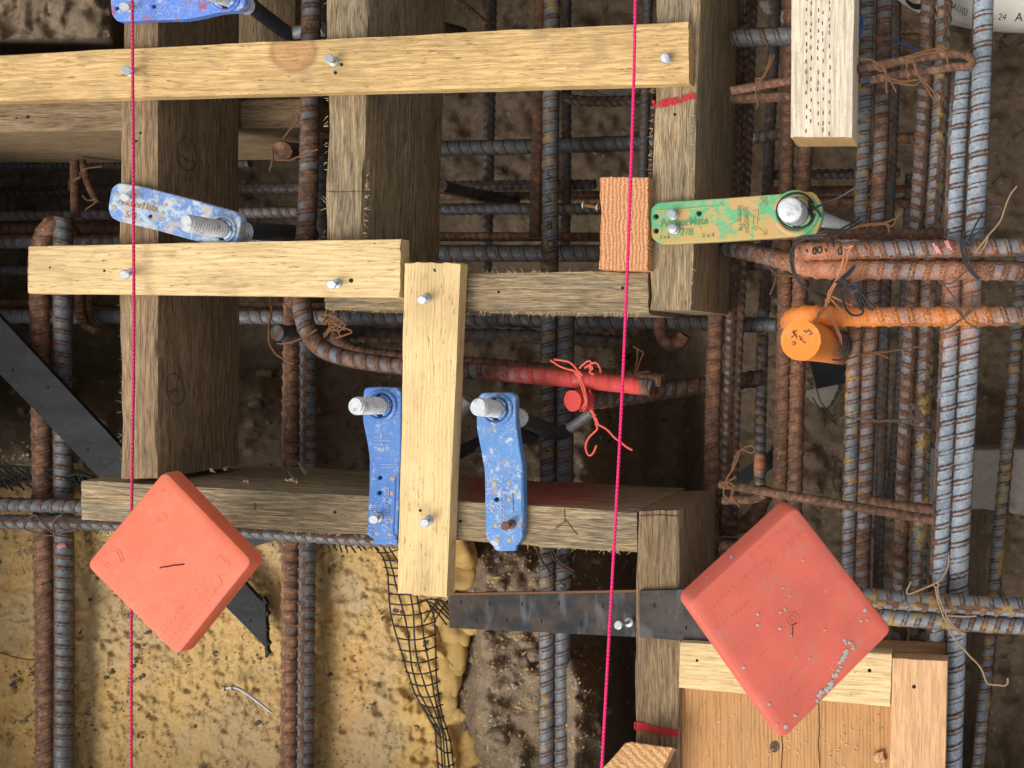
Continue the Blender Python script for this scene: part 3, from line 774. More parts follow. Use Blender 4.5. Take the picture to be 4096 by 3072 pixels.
# ------------------------------------------------------------------ rebar
SPRAY = [((3290, 1300), 520, 1.0), ((3800, 1210), 380, 0.72), ((3240, 1050), 300, 0.75)]
def orange_at(P):
    q = topx(P); r = np.zeros(len(P))
    for (c, rad, w_) in SPRAY:
        r = np.maximum(r, w_ * np.clip(1.15 - np.hypot(q[:, 0] - c[0], q[:, 1] - c[1]) / rad, 0, 1))
    return r * np.clip(1 + P[:, 2] / 0.17, 0, 1)
def red_at(P):
    q = topx(P)
    return np.clip(0.2 + 0.9 * sm(1800, 2420, q[:, 0]), 0, 1.1) * sm(1800, 1860, q[:, 0]) * sm(2580, 2535, q[:, 0])
def stub_red(P):
    q = topx(P)
    return 1.2 * sm(2400, 2345, q[:, 0])
def node_at(c, rad):
    def f(P):
        q = topx(P); return 1.3 * sm(rad, rad * 0.6, np.hypot(q[:, 0] - c[0], q[:, 1] - c[1]))
    return f
RB = []
def rebar(pts, wpx, mat, label, z=None, paint=orange_at, pitch=None, rib=0.092, roll=None, name="rebar", hook=None, smooth_bar=False, cat="rebar"):
    P = [W(*(q if len(q) == 3 else (q[0], q[1], z))) for q in pts]
    z0 = P[0].z if z is None else z
    outside = lambda q: q[0] < -20 or q[0] > 4116 or q[1] < -20 or q[1] > 3092
    if outside(pts[0]): P = [P[0] + (P[0] - P[1]).normalized() * 0.16] + P      # bars run on beyond the picture
    if outside(pts[-1]): P = P + [P[-1] + (P[-1] - P[-2]).normalized() * 0.16]
    r0 = wpx * PX(z0) / 2
    C, s = resample(P, 0.0016)
    if (P[0] - P[-1]).length > 0.3:
        C = C + 0.0016 * np.stack([fbm(np.stack([s * 3.3, s * 0 + len(RB) * 3.7, s * 0 + q_], 1), 2) for q_ in (1.0, 5.0, 9.0)], 1)
    ns = 18
    pit = pitch or r0 * 1.55
    ro = random.random() * 6.28 if roll is None else roll
    th = np.arange(ns) * 2 * np.pi / ns
    half = (th % np.pi); sg = np.where(th < np.pi, 1, -1)
    ph = (s[:, None] + 0.27 * r0 * half[None, :] * sg[None, :] + random.random()) / pit
    fr_ = ph - np.floor(ph)
    pul = np.clip(1.5 - np.abs(fr_ - 0.5) * 6.8, 0, 1)
    pul = pul * pul * (3 - 2 * pul)
    lon = np.clip(1 - np.minimum(half, np.pi - half) / 0.30, 0, 1)
    at = np.maximum(pul * np.clip(np.sin(half) * 2.2, 0, 1)[None, :], 0.75 * lon[None, :])
    if smooth_bar: at = at * 0.12
    wob = 1 + 0.015 * fbm(np.stack([s * 30, s * 0 + ro, s * 0], 1), 2)
    rr = r0 * (0.965 + rib * 1.35 * at) * wob[:, None]
    V, F = tubegeo(C, rr, ns, ro)
    o = mk(name, V, F, MAT[mat], attrs={'rib': at.ravel(), 'paint': paint(V) if paint else np.zeros(len(V))})
    tag(o, label, cat, "rebar cage bars")
    try: o.data.set_sharp_from_angle(angle=R(60))
    except Exception: pass
    RB.append(o)
    return o

Z3 = -0.19
# bars beside the foam
rebar([(186, 3240), (172, 1800), (162, 1180), (163, 1010), (185, 930), (222, 890), (262, 905, -0.23), (300, 960, -0.28)], 62, 's_rusto', "rusty brown rebar over the foam with a hooked top behind the short pale board", Z3, None)
rebar([(253, 3240), (253, 1700), (252, 868)], 58, 's_grey', "blue-grey rebar over the foam with a pink chalk mark, beside the rusty hooked one", Z3, None)
rebar([(1153, 3240), (1160, 2300), (1170, 1120)], 62, 's_rusto', "orange rusty upright rebar crossing behind the long form timber", Z3, None)
rebar([(1222, 3240), (1229, 2300), (1233, 1330)], 58, 's_grey', "grey upright rebar paired with the orange rusty one over the foam", Z3, None)
rebar([(-160, 2014), (900, 2040)], 57, 's_grey', "grey horizontal rebar meeting the cut end of the long form timber", -0.168, None)
rebar([(-160, 2084), (500, 2096), (1480, 2156), (1750, 2170)], 55, 's_grey', "grey horizontal rebar wired below its twin, running under the long form timber", -0.167, None)
# bent bar and red painted end
rebar([(1247, -160), (1238, 300), (1228, 800), (1206, 1130), (1212, 1265), (1262, 1375), (1370, 1432), (1600, 1468), (1860, 1484), (2200, 1508), (2535, 1540), (2612, 1550)], 66, 's_red',
      "bent rebar turning from upright to level, its end sprayed red", -0.05, red_at, rib=0.085)
rebar([(1288, -160), (1286, 420), (1290, 1020)], 46, 's_dark', "dark rusty rebar half hidden between the bent bar and grey joist", -0.16, None)
rebar([(1330, 1330), (1420, 1405), (1700, 1440), (2100, 1472), (2650, 1520)], 56, 's_rust', "dark rusty bar running just behind the red sprayed bar end", -0.105, None)
# bars seen end on
def stub(pts, wpx, mat, label, paint=None, matd=None, **kw):
    return rebar(pts, wpx, mat, label, None, paint, **kw)
stub([(1127, 600, -0.055), (1160, 603, -0.10), (1215, 607, -0.20)], 66, 's_rusto', "rusty cut rebar end poking up beside the dark upright bar near the cross plank")
stub([(1113, 1335, -0.05), (1500, 1342, -0.15), (2050, 1346, -0.235), (2500, 1372, -0.26)], 66, 's_dark', "dark rebar with rusty cut end tilting down behind the upright pine board")
stub([(2290, 1602, -0.03), (2450, 1590, -0.09), (2700, 1556, -0.17), (3050, 1512, -0.225)], 82, 's_red', "dark sloping rebar with its cut end sprayed bright red", stub_red)
# pair through the middle
rebar([(2212, -160), (2203, 600), (2199, 1100), (2194, 1600), (2190, 3240)], 60, 's_yel', "yellow-stained rebar with raised rolling marks behind the pink string", -0.172, None, roll=1.2)
rebar([(2264, 1190), (2260, 2000), (2253, 3240)], 62, 's_grey', "blue-grey rebar stamped W S paired with the yellow-stained one", -0.172, None, roll=1.5)
rebar([(2168, -160), (2152, 500), (2142, 948)], 44, 's_rust', "thin rusty rebar ending beside the yellow-stained bar above the cross timber", -0.185, None)
rebar([(2268, -160), (2262, 700), (2256, 1030)], 38, 's_dark', "dim brown upright rebar deep behind the yellow-stained bar", -0.36, None)
rebar([(1968, -160), (1956, 600), (1944, 1120)], 42, 's_grey', "dim grey upright rebar deep in the pit beside the grey joist", -0.40, None)
rebar([(2598, -160), (2586, 400), (2574, 760)], 36, 's_dark', "dark upright rebar tucked against the joist above the end-grain block", -0.20, None)
# long level bars deep in the pit
rebar([(-160, 1262), (1500, 1274), (2600, 1288), (3110, 1304)], 58, 's_grey', "long grey level rebar passing just below the short pale board", -0.25, None)
rebar([(-160, 1216), (1000, 1220), (1820, 1232)], 26, 's_rust', "thin rusty level bar just above the long grey one", -0.27, None)
rebar([(-160, 1082), (700, 1086), (1250, 1088)], 42, 's_grey', "grey level rebar at the chipped end of the short pale board", -0.31, None)
rebar([(-160, 968), (700, 962), (1260, 958)], 56, 's_grey', "grey level rebar just above the chipped corner of the pale board", -0.26, None)
rebar([(-160, 912), (560, 912), (700, 912)], 44, 's_rust', "dark rusty level rebar beside the hooked bar top", -0.30, None)
rebar([(-160, 865), (1000, 852), (1800, 838), (2420, 836)], 46, 's_grey', "grey level rebar behind the chalky blue holder", -0.30, None)
rebar([(-160, 770), (1000, 755), (2380, 737)], 40, 's_grey', "dim grey level rebar higher than the chalky blue holder", -0.38, None)
rebar([(-160, 664), (700, 660), (1000, 656)], 30, 's_grey', "grey level rebar peeping out under the cross plank", -0.36, None)
rebar([(1440, 600), (2000, 588), (2640, 566)], 57, 's_grey', "grey level rebar in the opening under the knotty board", -0.28, None)
rebar([(1500, 788), (2400, 780)], 34, 's_rust', "brownish level rebar deep behind the end-grain block", -0.42, None)
rebar([(1440, 946), (2420, 948)], 34, 's_rusto', "thin rusty level bar above the thick grey one near the cross timber", -0.27, None)
rebar([(1440, 1014), (2640, 1014)], 64, 's_grey', "thick grey level rebar just above the grey cross timber", -0.24, None)
rebar([(2246, 380), (2290, 398), (2420, 406), (2620, 398)], 40, 's_mix', "short curved rebar half rusty half grey under the knotty board", -0.30, None)
rebar([(1790, -30), (1880, 40), (1950, 100)], 26, 's_rusto', "short sloping rusty bar above the knotty board beside the grey joist", -0.28, None)
rebar([(1760, 745, -0.22), (1880, 772, -0.30), (2060, 808, -0.42)], 50, 's_dark', "black ribbed bar sloping into the pit from the grey joist", None, None)
rebar([(1700, 90, -0.2), (1850, 130, -0.30)], 46, 's_dark', "black ribbed bar stub just above the knotty board", None, None)
# left thin hooks
rebar([(298, 640), (299, 740), (302, 870)], 29, 's_rust', "thin rusty upright bar under the cross plank tied with wire", -0.22, None, rib=0.03)
rebar([(326, 640), (352, 730), (390, 810)], 26, 's_rust', "thin rusty slanting bar under the cross plank", -0.225, None, rib=0.03)
rebar([(316, 1150), (320, 1250), (345, 1305), (388, 1325)], 30, 's_rusto', "thin rusty hook curling below the short pale board", -0.22, None, rib=0.03)
rebar([(354, 1150), (357, 1240), (366, 1285), (392, 1308)], 28, 's_rust', "second thin rusty hook nested inside the first below the pale board", -0.23, None, rib=0.03)
rebar([(2640, 1230), (2644, 1330), (2672, 1375), (2712, 1372), (2740, 1340)], 52, 's_rust', "small rusty hook curling below the end of the grey joist", -0.16, None)
# uprights of the big cage
rebar([(2962, -160), (2946, 630), (2918, 1440), (2898, 2100)], 44, 's_mix', "half-rusted upright rebar, first of the cage beside the green holder's joist", -0.15, orange_at)
rebar([(3014, -160), (2988, 630), (2948, 1440), (2928, 2100)], 46, 's_mix', "half-rusted spiky upright rebar second from the joist in the cage", -0.155, orange_at)
rebar([(2868, 1200), (2856, 1520), (2846, 2000), (2842, 2700)], 62, 's_rust', "fully rusted upright rebar against the brown joist end and worn red cap", -0.145, None)
rebar([(3112, -160), (3076, 620), (3056, 1250)], 45, 's_dark', "dark deep upright rebar with a red painted ring", -0.33, lambda P: node_at((3076, 607), 48)(P))
rebar([(3054, 1230), (3042, 1700), (3036, 2150)], 46, 's_yel', "deep upright rebar with an orange painted knob near the lower tie bar", -0.33, lambda P: node_at((3040, 1856), 46)(P))
rebar([(3172, -160), (3143, 560), (3132, 1300), (3108, 2300)], 59, 's_rust', "rusty upright rebar passing behind the orange painted pipe", -0.10, orange_at, roll=0.6)
rebar([(3250, 300), (3220, 640), (3198, 1300), (3172, 2300)], 62, 's_rust', "reddish rusty upright rebar paired behind the orange painted pipe", -0.10, orange_at)
rebar([(3472, -160), (3452, 540), (3424, 1160), (3396, 1990), (3385, 2440)], 60, 's_yel', "upright rebar with yellow stripes beside the treated lumber", -0.075, orange_at, roll=1.0)
rebar([(3538, -160), (3518, 600), (3492, 1160), (3459, 1990), (3446, 2480)], 61, 's_mix', "half-rusted upright rebar paired with the yellow striped one", -0.075, orange_at)
rebar([(3585, -160), (3572, 440), (3543, 1160), (3520, 2000), (3508, 2480)], 42, 's_dark', "dark upright rebar recessed behind the tie wires", -0.20, None)
rebar([(3720, -160), (3692, 520), (3652, 1160), (3610, 2000), (3592, 2650)], 62, 's_mix', "half-rusted upright rebar behind the wire cluster", -0.065, orange_at)
rebar([(3790, -160), (3760, 520), (3722, 1160), (3686, 2000), (3664, 2650)], 62, 's_yel', "rusty grey upright rebar beside the shorter bright one", -0.065, orange_at)
rebar([(3843, 276), (3822, 640), (3803, 1160), (3768, 2010), (3746, 2560)], 76, 's_bright', "bright blue-grey upright rebar with a cut top under the hooked tie bar", -0.022, orange_at, roll=0.9)
rebar([(3938, -160), (3916, 520), (3886, 1160), (3846, 2010), (3806, 3240)], 80, 's_bright', "tallest bright blue-grey rebar crossing the plastic pipe", -0.022, orange_at, roll=1.4)
rebar([(4092, 1000), (4056, 1500), (3996, 2150), (3900, 3240)], 56, 's_yel', "slanting blue rebar with yellow rust standing apart over the concrete slab", -0.25, None)
rebar([(3640, 700), (3610, 1300), (3560, 2000)], 36, 's_dark', "thin dark upright rebar deep between two pairs", -0.32, None)
# levels across the big cage
rebar([(3183, 1004), (3600, 998), (4260, 988)], 72, 's_mix', "thick level rebar with a clean cut end and pink marks", 0.004, orange_at, roll=1.1)
rebar([(2890, 980, -0.10), (3000, 1002, -0.07), (3130, 1034, -0.035), (3250, 1068, -0.012), (3420, 1076, 0.0), (4260, 1086, 0.0)], 72, 's_mix', "thick ribbed rebar bending under the cut bar, dark then orange", None, orange_at, rib=0.09)
rebar([(3160, 1300, -0.06), (3175, 1274, -0.03), (3240, 1264, -0.005), (3400, 1271, 0.003), (4260, 1268, 0.003)], 74, 's_vivid', "orange sprayed level rebar beside the painted pipe end", None, orange_at)
rebar([(3050, 940), (3440, 937), (3790, 936)], 42, 's_rust', "reddish level bar just above the thick cut bar", -0.045, orange_at)
rebar([(2930, 152), (3000, 150), (3260, 140)], 72, 's_grey', "thick grey level rebar going under the treated lumber", -0.085, None)
rebar([(2925, 364), (3160, 322), (3440, 276), (3650, 236), (3800, 216), (3868, 224), (3888, 246), (3872, 266), (3800, 270), (3560, 306), (3480, 322)], 35, 's_rust', "thin rusty tie bar hooked back beside the plastic pipe", 0.004, None, rib=0.03)
rebar([(2925, 396), (3110, 388), (3200, 380)], 40, 's_rust', "short rusty level bar under the thin tie bar near the joist", -0.06, None, rib=0.04)
rebar([(2878, 1934), (3076, 1968), (3430, 2028), (3740, 2082)], 38, 's_rust', "thin rusty tie bar sloping above the worn red cap", 0.0, None, rib=0.04)
rebar([(3480, 2004), (3600, 2022), (3745, 2040)], 40, 's_rust', "short rusty bar tucked above the sloping tie bar", -0.03, None, rib=0.04)
rebar([(2890, 2000), (3010, 1996), (3060, 1975)], 38, 's_rust', "short rusty bar tucked below the sloping tie bar's wired end", -0.05, None, rib=0.04)
rebar([(2850, 2112), (2950, 2108), (3010, 2070), (3045, 2015), (3070, 1950)], 62, 's_rust', "rusty ribbed hook curving beside the worn red cap", -0.16, None, rib=0.07)
rebar([(2840, 2186), (2930, 2175), (3020, 2210)], 46, 's_rust', "short rusty bar beneath the rusty ribbed hook", -0.2, None)
rebar([(3300, 2362), (3468, 2388), (3700, 2406), (4260, 2440)], 75, 's_yel', "upper of two yellow-grey level rebars beside the worn red cap", 0.004, None)
rebar([(3300, 2440), (3544, 2465), (3800, 2486), (4260, 2516)], 68, 's_yel', "lower of two yellow-grey level rebars beside the worn red cap", 0.002, None)
rebar([(3080, 700), (3420, 695), (3600, 690)], 40, 's_grey', "dim level rebar deep behind the rusty upright pair and treated lumber", -0.34, None)
rebar([(3080, 762), (3640, 756)], 32, 's_rust', "dim rusty level bar deep below another near the green holder", -0.30, None)
rebar([(3230, 805), (3660, 812)], 44, 's_rust', "dim brown level rebar level with the painted bolt head", -0.26, None)
rebar([(2960, 560), (3130, 535)], 46, 's_grey', "short grey level rebar behind the first cage uprights", -0.27, None)
rebar([(3530, 545), (3700, 560)], 40, 's_rusto', "short orange rusty bar deep between cage pairs", -0.3, None)
rebar([(3560, 150), (3760, 146)], 30, 's_rusto', "short rusty bar deep under the plastic pipe", -0.3, None)
rebar([(2970, 1300), (3110, 1302)], 60, 's_grey', "grey level bar stub crossing behind the spiky uprights", -0.2, None)
rebar([(2960, 1060), (3110, 1058)], 46, 's_grey', "short level grey bar below the dark ribbed bend", -0.2, None)

# painted pipe-like bar seen end on, marked by hand
big = rebar([(3203, 1361, 0.085), (3262, 1370, 0.01), (3372, 1393, -0.10)], 168 / 1.0, 's_vivid', "fat orange painted bar end with handwritten marks tied by wire", None,
            lambda P: 1.15 * sm(3430, 3270, topx(P)[:, 0]), rib=0.02, roll=0.3, pitch=0.014)

# ------------------------------------------------------------------ drawn and printed marks lying on their surfaces
def stroke(name, target, lines, wpx, mat, off=0.0005, z=0.0):
    b_ = target if isinstance(target, BVHTree) else bvh(target)
    geos = []
    for ln in lines:
        P = []
        for i in range(len(ln) - 1):
            L_ = math.dist(ln[i], ln[i + 1]); n = max(1, int(L_ / 6))
            for k_ in range(n): P.append((ln[i][0] + (ln[i + 1][0] - ln[i][0]) * k_ / n, ln[i][1] + (ln[i + 1][1] - ln[i][1]) * k_ / n))
        P.append(ln[-1])
        P = [(x + random.uniform(-1, 1), y + random.uniform(-1, 1)) for x, y in P]
        C = np.array([tuple(q) for q in drape(b_, P, off, z)])
        if len(C) < 2: continue
        geos.append(tubegeo(C, wpx * PX(C[0][2]) / 2, 6))
    V, F = join(geos)
    return mk(name, V, F, mat, None if isinstance(target, BVHTree) else target)
def patch(name, target, poly_top, poly_bot, mat, off=0.0012, holes=0.25, n=60, m=8, sd=0.0):
    """a brushed mark between two pixel polylines, with gaps where the grain shows through"""
    b_ = bvh(target)
    t = np.linspace(0, 1, n + 1)
    tx = np.interp(t, np.linspace(0, 1, len(poly_top)), [q[0] for q in poly_top]); ty = np.interp(t, np.linspace(0, 1, len(poly_top)), [q[1] for q in poly_top])
    bx = np.interp(t, np.linspace(0, 1, len(poly_bot)), [q[0] for q in poly_bot]); by = np.interp(t, np.linspace(0, 1, len(poly_bot)), [q[1] for q in poly_bot])
    jt = 4 * vn(np.stack([t * 30 + sd, t * 0, t * 0], 1)); jb = 5 * vn(np.stack([t * 33 + 9 + sd, t * 0, t * 0], 1))
    P = []
    for i in range(n + 1):
        for j in range(m + 1):
            f_ = j / m
            P.append((tx[i] + (bx[i] - tx[i]) * f_, (ty[i] + jt[i]) * (1 - f_) + (by[i] + jb[i]) * f_))
    Q = drape(b_, P, off)
    PA = np.array(P)
    nz = fbm(np.stack([PA[:, 0] / 5 + sd, PA[:, 1] / 14, PA[:, 0] * 0], 1), 3)
    F = []
    for i in range(n):
        for j in range(m):
            q = (i * (m + 1) + j, i * (m + 1) + j + 1, (i + 1) * (m + 1) + j + 1, (i + 1) * (m + 1) + j)
            if nz[list(q)].mean() < 0.9 - 1.9 * holes: F.append(q)
    return mk(name, [tuple(q) for q in Q], F, mat, target)
FONT = bpy.data.fonts.load("<builtin>") if "Bfont" not in bpy.data.fonts else bpy.data.fonts["Bfont"]
def textgeo(s, size, x, y, ang=0.0, squeeze=1.0, slant=0.0, extrude=0.0, bevel=0.0, align='LEFT', bold=0.0):
    """flat text in photo pixels (y down), anchored at baseline x, y, turned ang degrees anticlockwise"""
    cu = bpy.data.curves.new("text", 'FONT'); cu.body = s; cu.size = 1.0; cu.align_x = align; cu.resolution_u = 3; cu.offset = bold
    ob = bpy.data.objects.new("text", cu); COL.objects.link(ob)
    bpy.context.view_layer.update()
    me = bpy.data.meshes.new_from_object(ob)
    V = np.array([tuple(v.co) for v in me.vertices]); F = [tuple(p_.vertices) for p_ in me.polygons]
    bpy.data.objects.remove(ob); bpy.data.curves.remove(cu); bpy.data.meshes.remove(me)
    X = V[:, 0] * squeeze + slant * V[:, 1]; Y = V[:, 1]
    c, s_ = math.cos(R(ang)), math.sin(R(ang))
    return np.stack([x + size * (X * c - Y * s_), y - size * (X * s_ + Y * c)], 1), F
def printed(name, target, texts, mat, off=0.0005, parent=None, thick=0.0):
    b_ = bvh(target); geos = []
    for t in texts:
        P, F = textgeo(*t[0], **t[1])
        Q = drape(b_, [tuple(q) for q in P], off)
        V = np.array([tuple(q) for q in Q])
        if thick > 0:
            # raise as a low solid: top face plus skirt
            n = len(V); V2 = V.copy(); V2[:, 2] += thick
            ec = {}
            for f in F:
                for i in range(len(f)):
                    e_ = (f[i], f[(i + 1) % len(f)])
                    if (e_[1], e_[0]) in ec: del ec[(e_[1], e_[0])]
                    else: ec[e_] = 1
            F2 = [tuple(i + n for i in f) for f in F] + [(a_, b2, b2 + n, a_ + n) for a_, b2 in ec]
            geos.append((np.concatenate([V, V2]), F2))
        else: geos.append((V, F))
    V, F = join(geos)
    return mk(name, V, F, mat, parent if parent is not None else target, smooth=False)

patch("paint_mark", jR, [(2612, 405), (2700, 392), (2778, 370)], [(2612, 436), (2700, 420), (2777, 396)], MAT['redmark'], holes=0.34, n=90, m=10)
patch("paint_mark", pD, [(2538, 2884), (2600, 2897), (2640, 2908), (2714, 2919)], [(2538, 2916), (2600, 2926), (2640, 2936), (2713, 2944)], MAT['redmark'], holes=0.05, n=90, m=8, sd=4)
def circ(cx, cy, rx, ry, tilt=0.0, n=26):
    return [(cx + rx * math.cos(i * 6.283 / n) * math.cos(tilt) - ry * math.sin(i * 6.283 / n) * math.sin(tilt), cy + rx * math.cos(i * 6.283 / n) * math.sin(tilt) + ry * math.sin(i * 6.283 / n) * math.cos(tilt)) for i in range(n + 1)]
stroke("pencil_mark", jL, [circ(699, 1557, 36, 64, -0.18), [(672, 1568), (700, 1553), (706, 1562), (680, 1572)], [(722, 1470), (715, 1500), (710, 1520)]], 2.6, MAT['pencil'])
stroke("pencil_mark", jL, [circ(745, 617, 38, 66, -0.15), [(712, 622), (745, 632), (735, 640), (785, 650)]], 2.6, MAT['pencil'])
stroke("pencil_mark", bB, [[(2258, 2036), (2262, 2090), (2216, 2120)], [(2222, 2110), (2264, 2080), (2310, 2140)], [(1020, 2010), (1022, 2040)]], 2.4, MAT['pencil'])
stroke("pencil_mark", jM, [[(1312, 766), (1360, 768), (1455, 765)]], 2.4, MAT['pencil'])
stroke("pencil_mark", pD, [[(2558, 2063), (2640, 2060), (2715, 2064)]], 3.6, MAT['pencil'])
stroke("handwritten_mark", big, [[(3166, 1350), (3182, 1338), (3170, 1330), (3190, 1322)], [(3172, 1322), (3188, 1352)], [(3196, 1344), (3206, 1352), (3198, 1360), (3212, 1362)],
                                 [(3214, 1322), (3226, 1330), (3232, 1318), (3246, 1332)], [(3236, 1340), (3250, 1334)], [(3168, 1372), (3178, 1366), (3182, 1376), (3170, 1380)], [(3210, 1366), (3222, 1372)]], 4.2, MAT['w_brown'])
printed("rolling_mark", RB[[i for i, o in enumerate(RB) if 'stamped W S' in o['label']][0]], [(("W", 58, 2240, 2262), dict(bold=0.0)), (("S", 58, 2238, 2358), dict(bold=0.0))], MAT['ink'], 0.0008)
printed("rolling_mark", RB[[i for i, o in enumerate(RB) if 'raised rolling marks' in o['label']][0]], [(("S", 48, 2184, 810), {}), (("8", 48, 2186, 915), {}), (("O", 42, 2186, 990), {}), (("5", 48, 2184, 720), {})], MAT['ink'], 0.0008)
cutbar = RB[[i for i, o in enumerate(RB) if 'clean cut end and pink marks' in o['label']][0]]
stroke("chalk_mark", cutbar, [[(3735, 975), (3752, 1010)], [(3748, 985), (3762, 1012)], [(3782, 968), (3796, 992)], [(3790, 965), (3808, 1000)]], 10, MAT['pinkmark'])
stroke("ink_mark", cutbar, [circ(3258, 1004, 6, 12), circ(3278, 1000, 8, 12), [(3300, 994), (3306, 1008)], circ(3360, 1004, 6, 14), [(3225, 998), (3232, 1010)]], 6, MAT['ink'])
rb2 = RB[1]
stroke("chalk_mark", rb2, [[(230, 2183), (262, 2180)], [(232, 2188), (262, 2186)], [(236, 2178), (258, 2175)]], 7, MAT['pinkmark'])

# ------------------------------------------------------------------ nails
def disc(c, r, h, n=18, axis=Vector((0, 0, 1)), rim=0.85, jit=0.0):
    ax = Vector(axis).normalized(); u = ax.orthogonal().normalized(); v = ax.cross(u)
    V = []; c = Vector(c)
    for (rr, zz) in ((r * 0.96, 0), (r, h * 0.25), (r, h * 0.7), (r * rim, h)):
        for i in range(n):
            a_ = 2 * math.pi * i / n; q = rr * (1 + jit * random.uniform(-1, 1))
            V.append(tuple(c + u * (q * math.cos(a_)) + v * (q * math.sin(a_)) + ax * zz))
    F = [tuple(range(n - 1, -1, -1)), tuple(range(3 * n, 4 * n))]
    for k_ in range(3):
        for i in range(n): F.append((k_ * n + i, k_ * n + (i + 1) % n, (k_ + 1) * n + (i + 1) % n, (k_ + 1) * n + i))
    return V, F
def nail(head, base, z, label, mat='nail', length=None, collar=True, hr=0.0041):
    """double-headed nail: base = photo pixel where it enters, head = photo pixel of its upper head"""
    B = W(*base, z)
    L_ = length or 0.010
    T = W(*head, z + L_)
    ax = (T - B).normalized()
    e_ = empty("nail", B)
    tag(e_, label, "nail", "duplex nails")
    mk("shaft", *tubegeo(np.array([tuple(B - ax * 0.02), tuple(B), tuple(T)]), 0.0017, 12), MAT[mat], e_)
    mk("head", *disc(T - ax * 0.0006, hr, 0.0017, 18, ax, 0.86, 0.03), MAT[mat], e_)
    if collar: mk("collar", *disc(B + ax * 0.0002, hr * 1.05, 0.0016, 18, ax), MAT[mat], e_)
    return e_
BZ = 0.0147
nail((508, 281), (528, 289), BZ, "bright double-headed nail by the pink string on the knotty board")
nail((1317, 235), (1336, 248), BZ, "bright double-headed nail beside the big knot above two bored holes")
nail((2659, 231), (2668, 234), BZ, "bright nail at the squared end of the knotty board")
nail((500, 1098), (524, 1094), BZ, "dull double-headed nail touching the pink string on the short pale board")
nail((1327, 1138), (1350, 1134), BZ, "dull double-headed nail at the far end of the short pale board")
nail((1688, 1200), (1704, 1194), BZ, "bright double-headed nail at the upper end of the upright board")
nail((1698, 2092), (1714, 2082), BZ, "bright double-headed nail near the lower end of the upright board")
nail((1495, 2078), (1515, 2070), 0.0085, "bright double-headed nail holding the blue holder beside the upright board")
nail((2022, 2104), (2045, 2097), 0.0085, "rusty nail holding the rust-stained blue holder", 'nailrust')
nail((2686, 855), (2696, 861), 0.0085, "upper bright nail in the green holder", hr=0.0042, length=0.008)
nail((2690, 915), (2700, 918), 0.0085, "lower bright nail in the green holder", hr=0.0042, length=0.008)
nail((501, 789), (524, 787), 0.0085, "grey nail in the chalky blue holder beside the string")
nail((499, 27), (519, 30), 0.0085, "bright nail in the blue holder at the frame edge")
nail((2474, 2500), (2518, 2489), -0.006, "double-headed nail leaning out of the dark perforated stake", length=0.018)
# nail driven sideways into the end-grain block
n_ = empty("nail", W(2396, 826, -0.01)); tag(n_, "rusty tipped nail sticking sideways from the end-grain block", "nail", "duplex nails")
a_, b_ = W(2400, 830, -0.012), W(2336, 820, -0.010)
mk("shaft", *tubegeo(np.array([tuple(a_), tuple(b_)]), 0.0018, 10), MAT['w_rust'], n_)
mk("head", *disc(b_, 0.0036, 0.0014, 16, (b_ - a_)), MAT['nail'], n_)
mk("collar", *disc(a_ + (b_ - a_) * 0.12, 0.0036, 0.0014, 16, (b_ - a_)), MAT['nail'], n_)
# nail points coming through the inner face of the long timber
for (x, y, lab) in ((1172, 1905, "nail point poking out of the long timber beside a torn splinter"), (1212, 1872, "nail point poking out of the long timber against the grey upright rebar")):
    B = W(x, y, -0.05); T = B + Vector((0.0, 0.007, 0.008))
    o = tube("nail_point", [B - Vector((0, 0.006, 0.004)), B.lerp(T, 0.7), T], 0.0019, MAT['nail'], r2=0.0003, step=0.002, ns=8)
    tag(o, lab, "nail", "nail points")
# bent nail lying on the foam
e_ = empty("bent_nail", W(1000, 2790, FZ + 0.014)); tag(e_, "bent loose nail lying on the yellow foam", "nail")
zb = FZ + 0.014
tube("shaft", [W(905, 2752, zb), W(935, 2749, zb), W(965, 2760, zb), W(1010, 2790, zb), W(1086, 2850, zb - 0.002)], 0.0017, MAT['nail'], e_, 0.002, 10, 0.0012)
mk("head", *disc(W(902, 2751, zb), 0.0036, 0.0016, 16, Vector((-1, 0, 0.2))), MAT['nail'], e_)
mk("collar", *disc(W(932, 2749, zb), 0.0034, 0.0014, 16, Vector((-1, 0, 0.1))), MAT['nail'], e_)

# old nail holes bored in the boards
def holes(target, lst, mat='hole', name="nail_hole"):
    b_ = bvh(target)
    g = []
    for (x, y, r) in lst:
        c = drape(b_, [(x, y)], 0.0)[0]; rr = r * PX(c.z)
        g.append(disc(c - Vector((0, 0, 0.0012)), rr, 0.0015, 12, Vector((0, 0, 1)), 0.95, 0.12))
    return mk(name, *join(g), MAT[mat], target)
holes(b1, [(1338, 292, 14)], 'knot', "dimple"); holes(b1, [(1342, 291, 8), (1366, 258, 7)])
holes(b2, [(1405, 1122, 9), (418, 1083, 5), (200, 1070, 4)])
holes(b3, [(1681, 2042, 6), (1738, 1079, 5), (1740, 1084, 4)])
holes(bA, [(1995, 1168, 6), (2490, 1152, 7)])
holes(bB, [(1340, 2049, 6), (1842, 2085, 7)])
holes(jR, [(2700, 395, 6), (2699, 458, 6)])
holes(jL, [(562, 532, 6), (545, 565, 5)])
holes(pl, [(112, 468, 7), (66, 472, 4)])

_box_details()
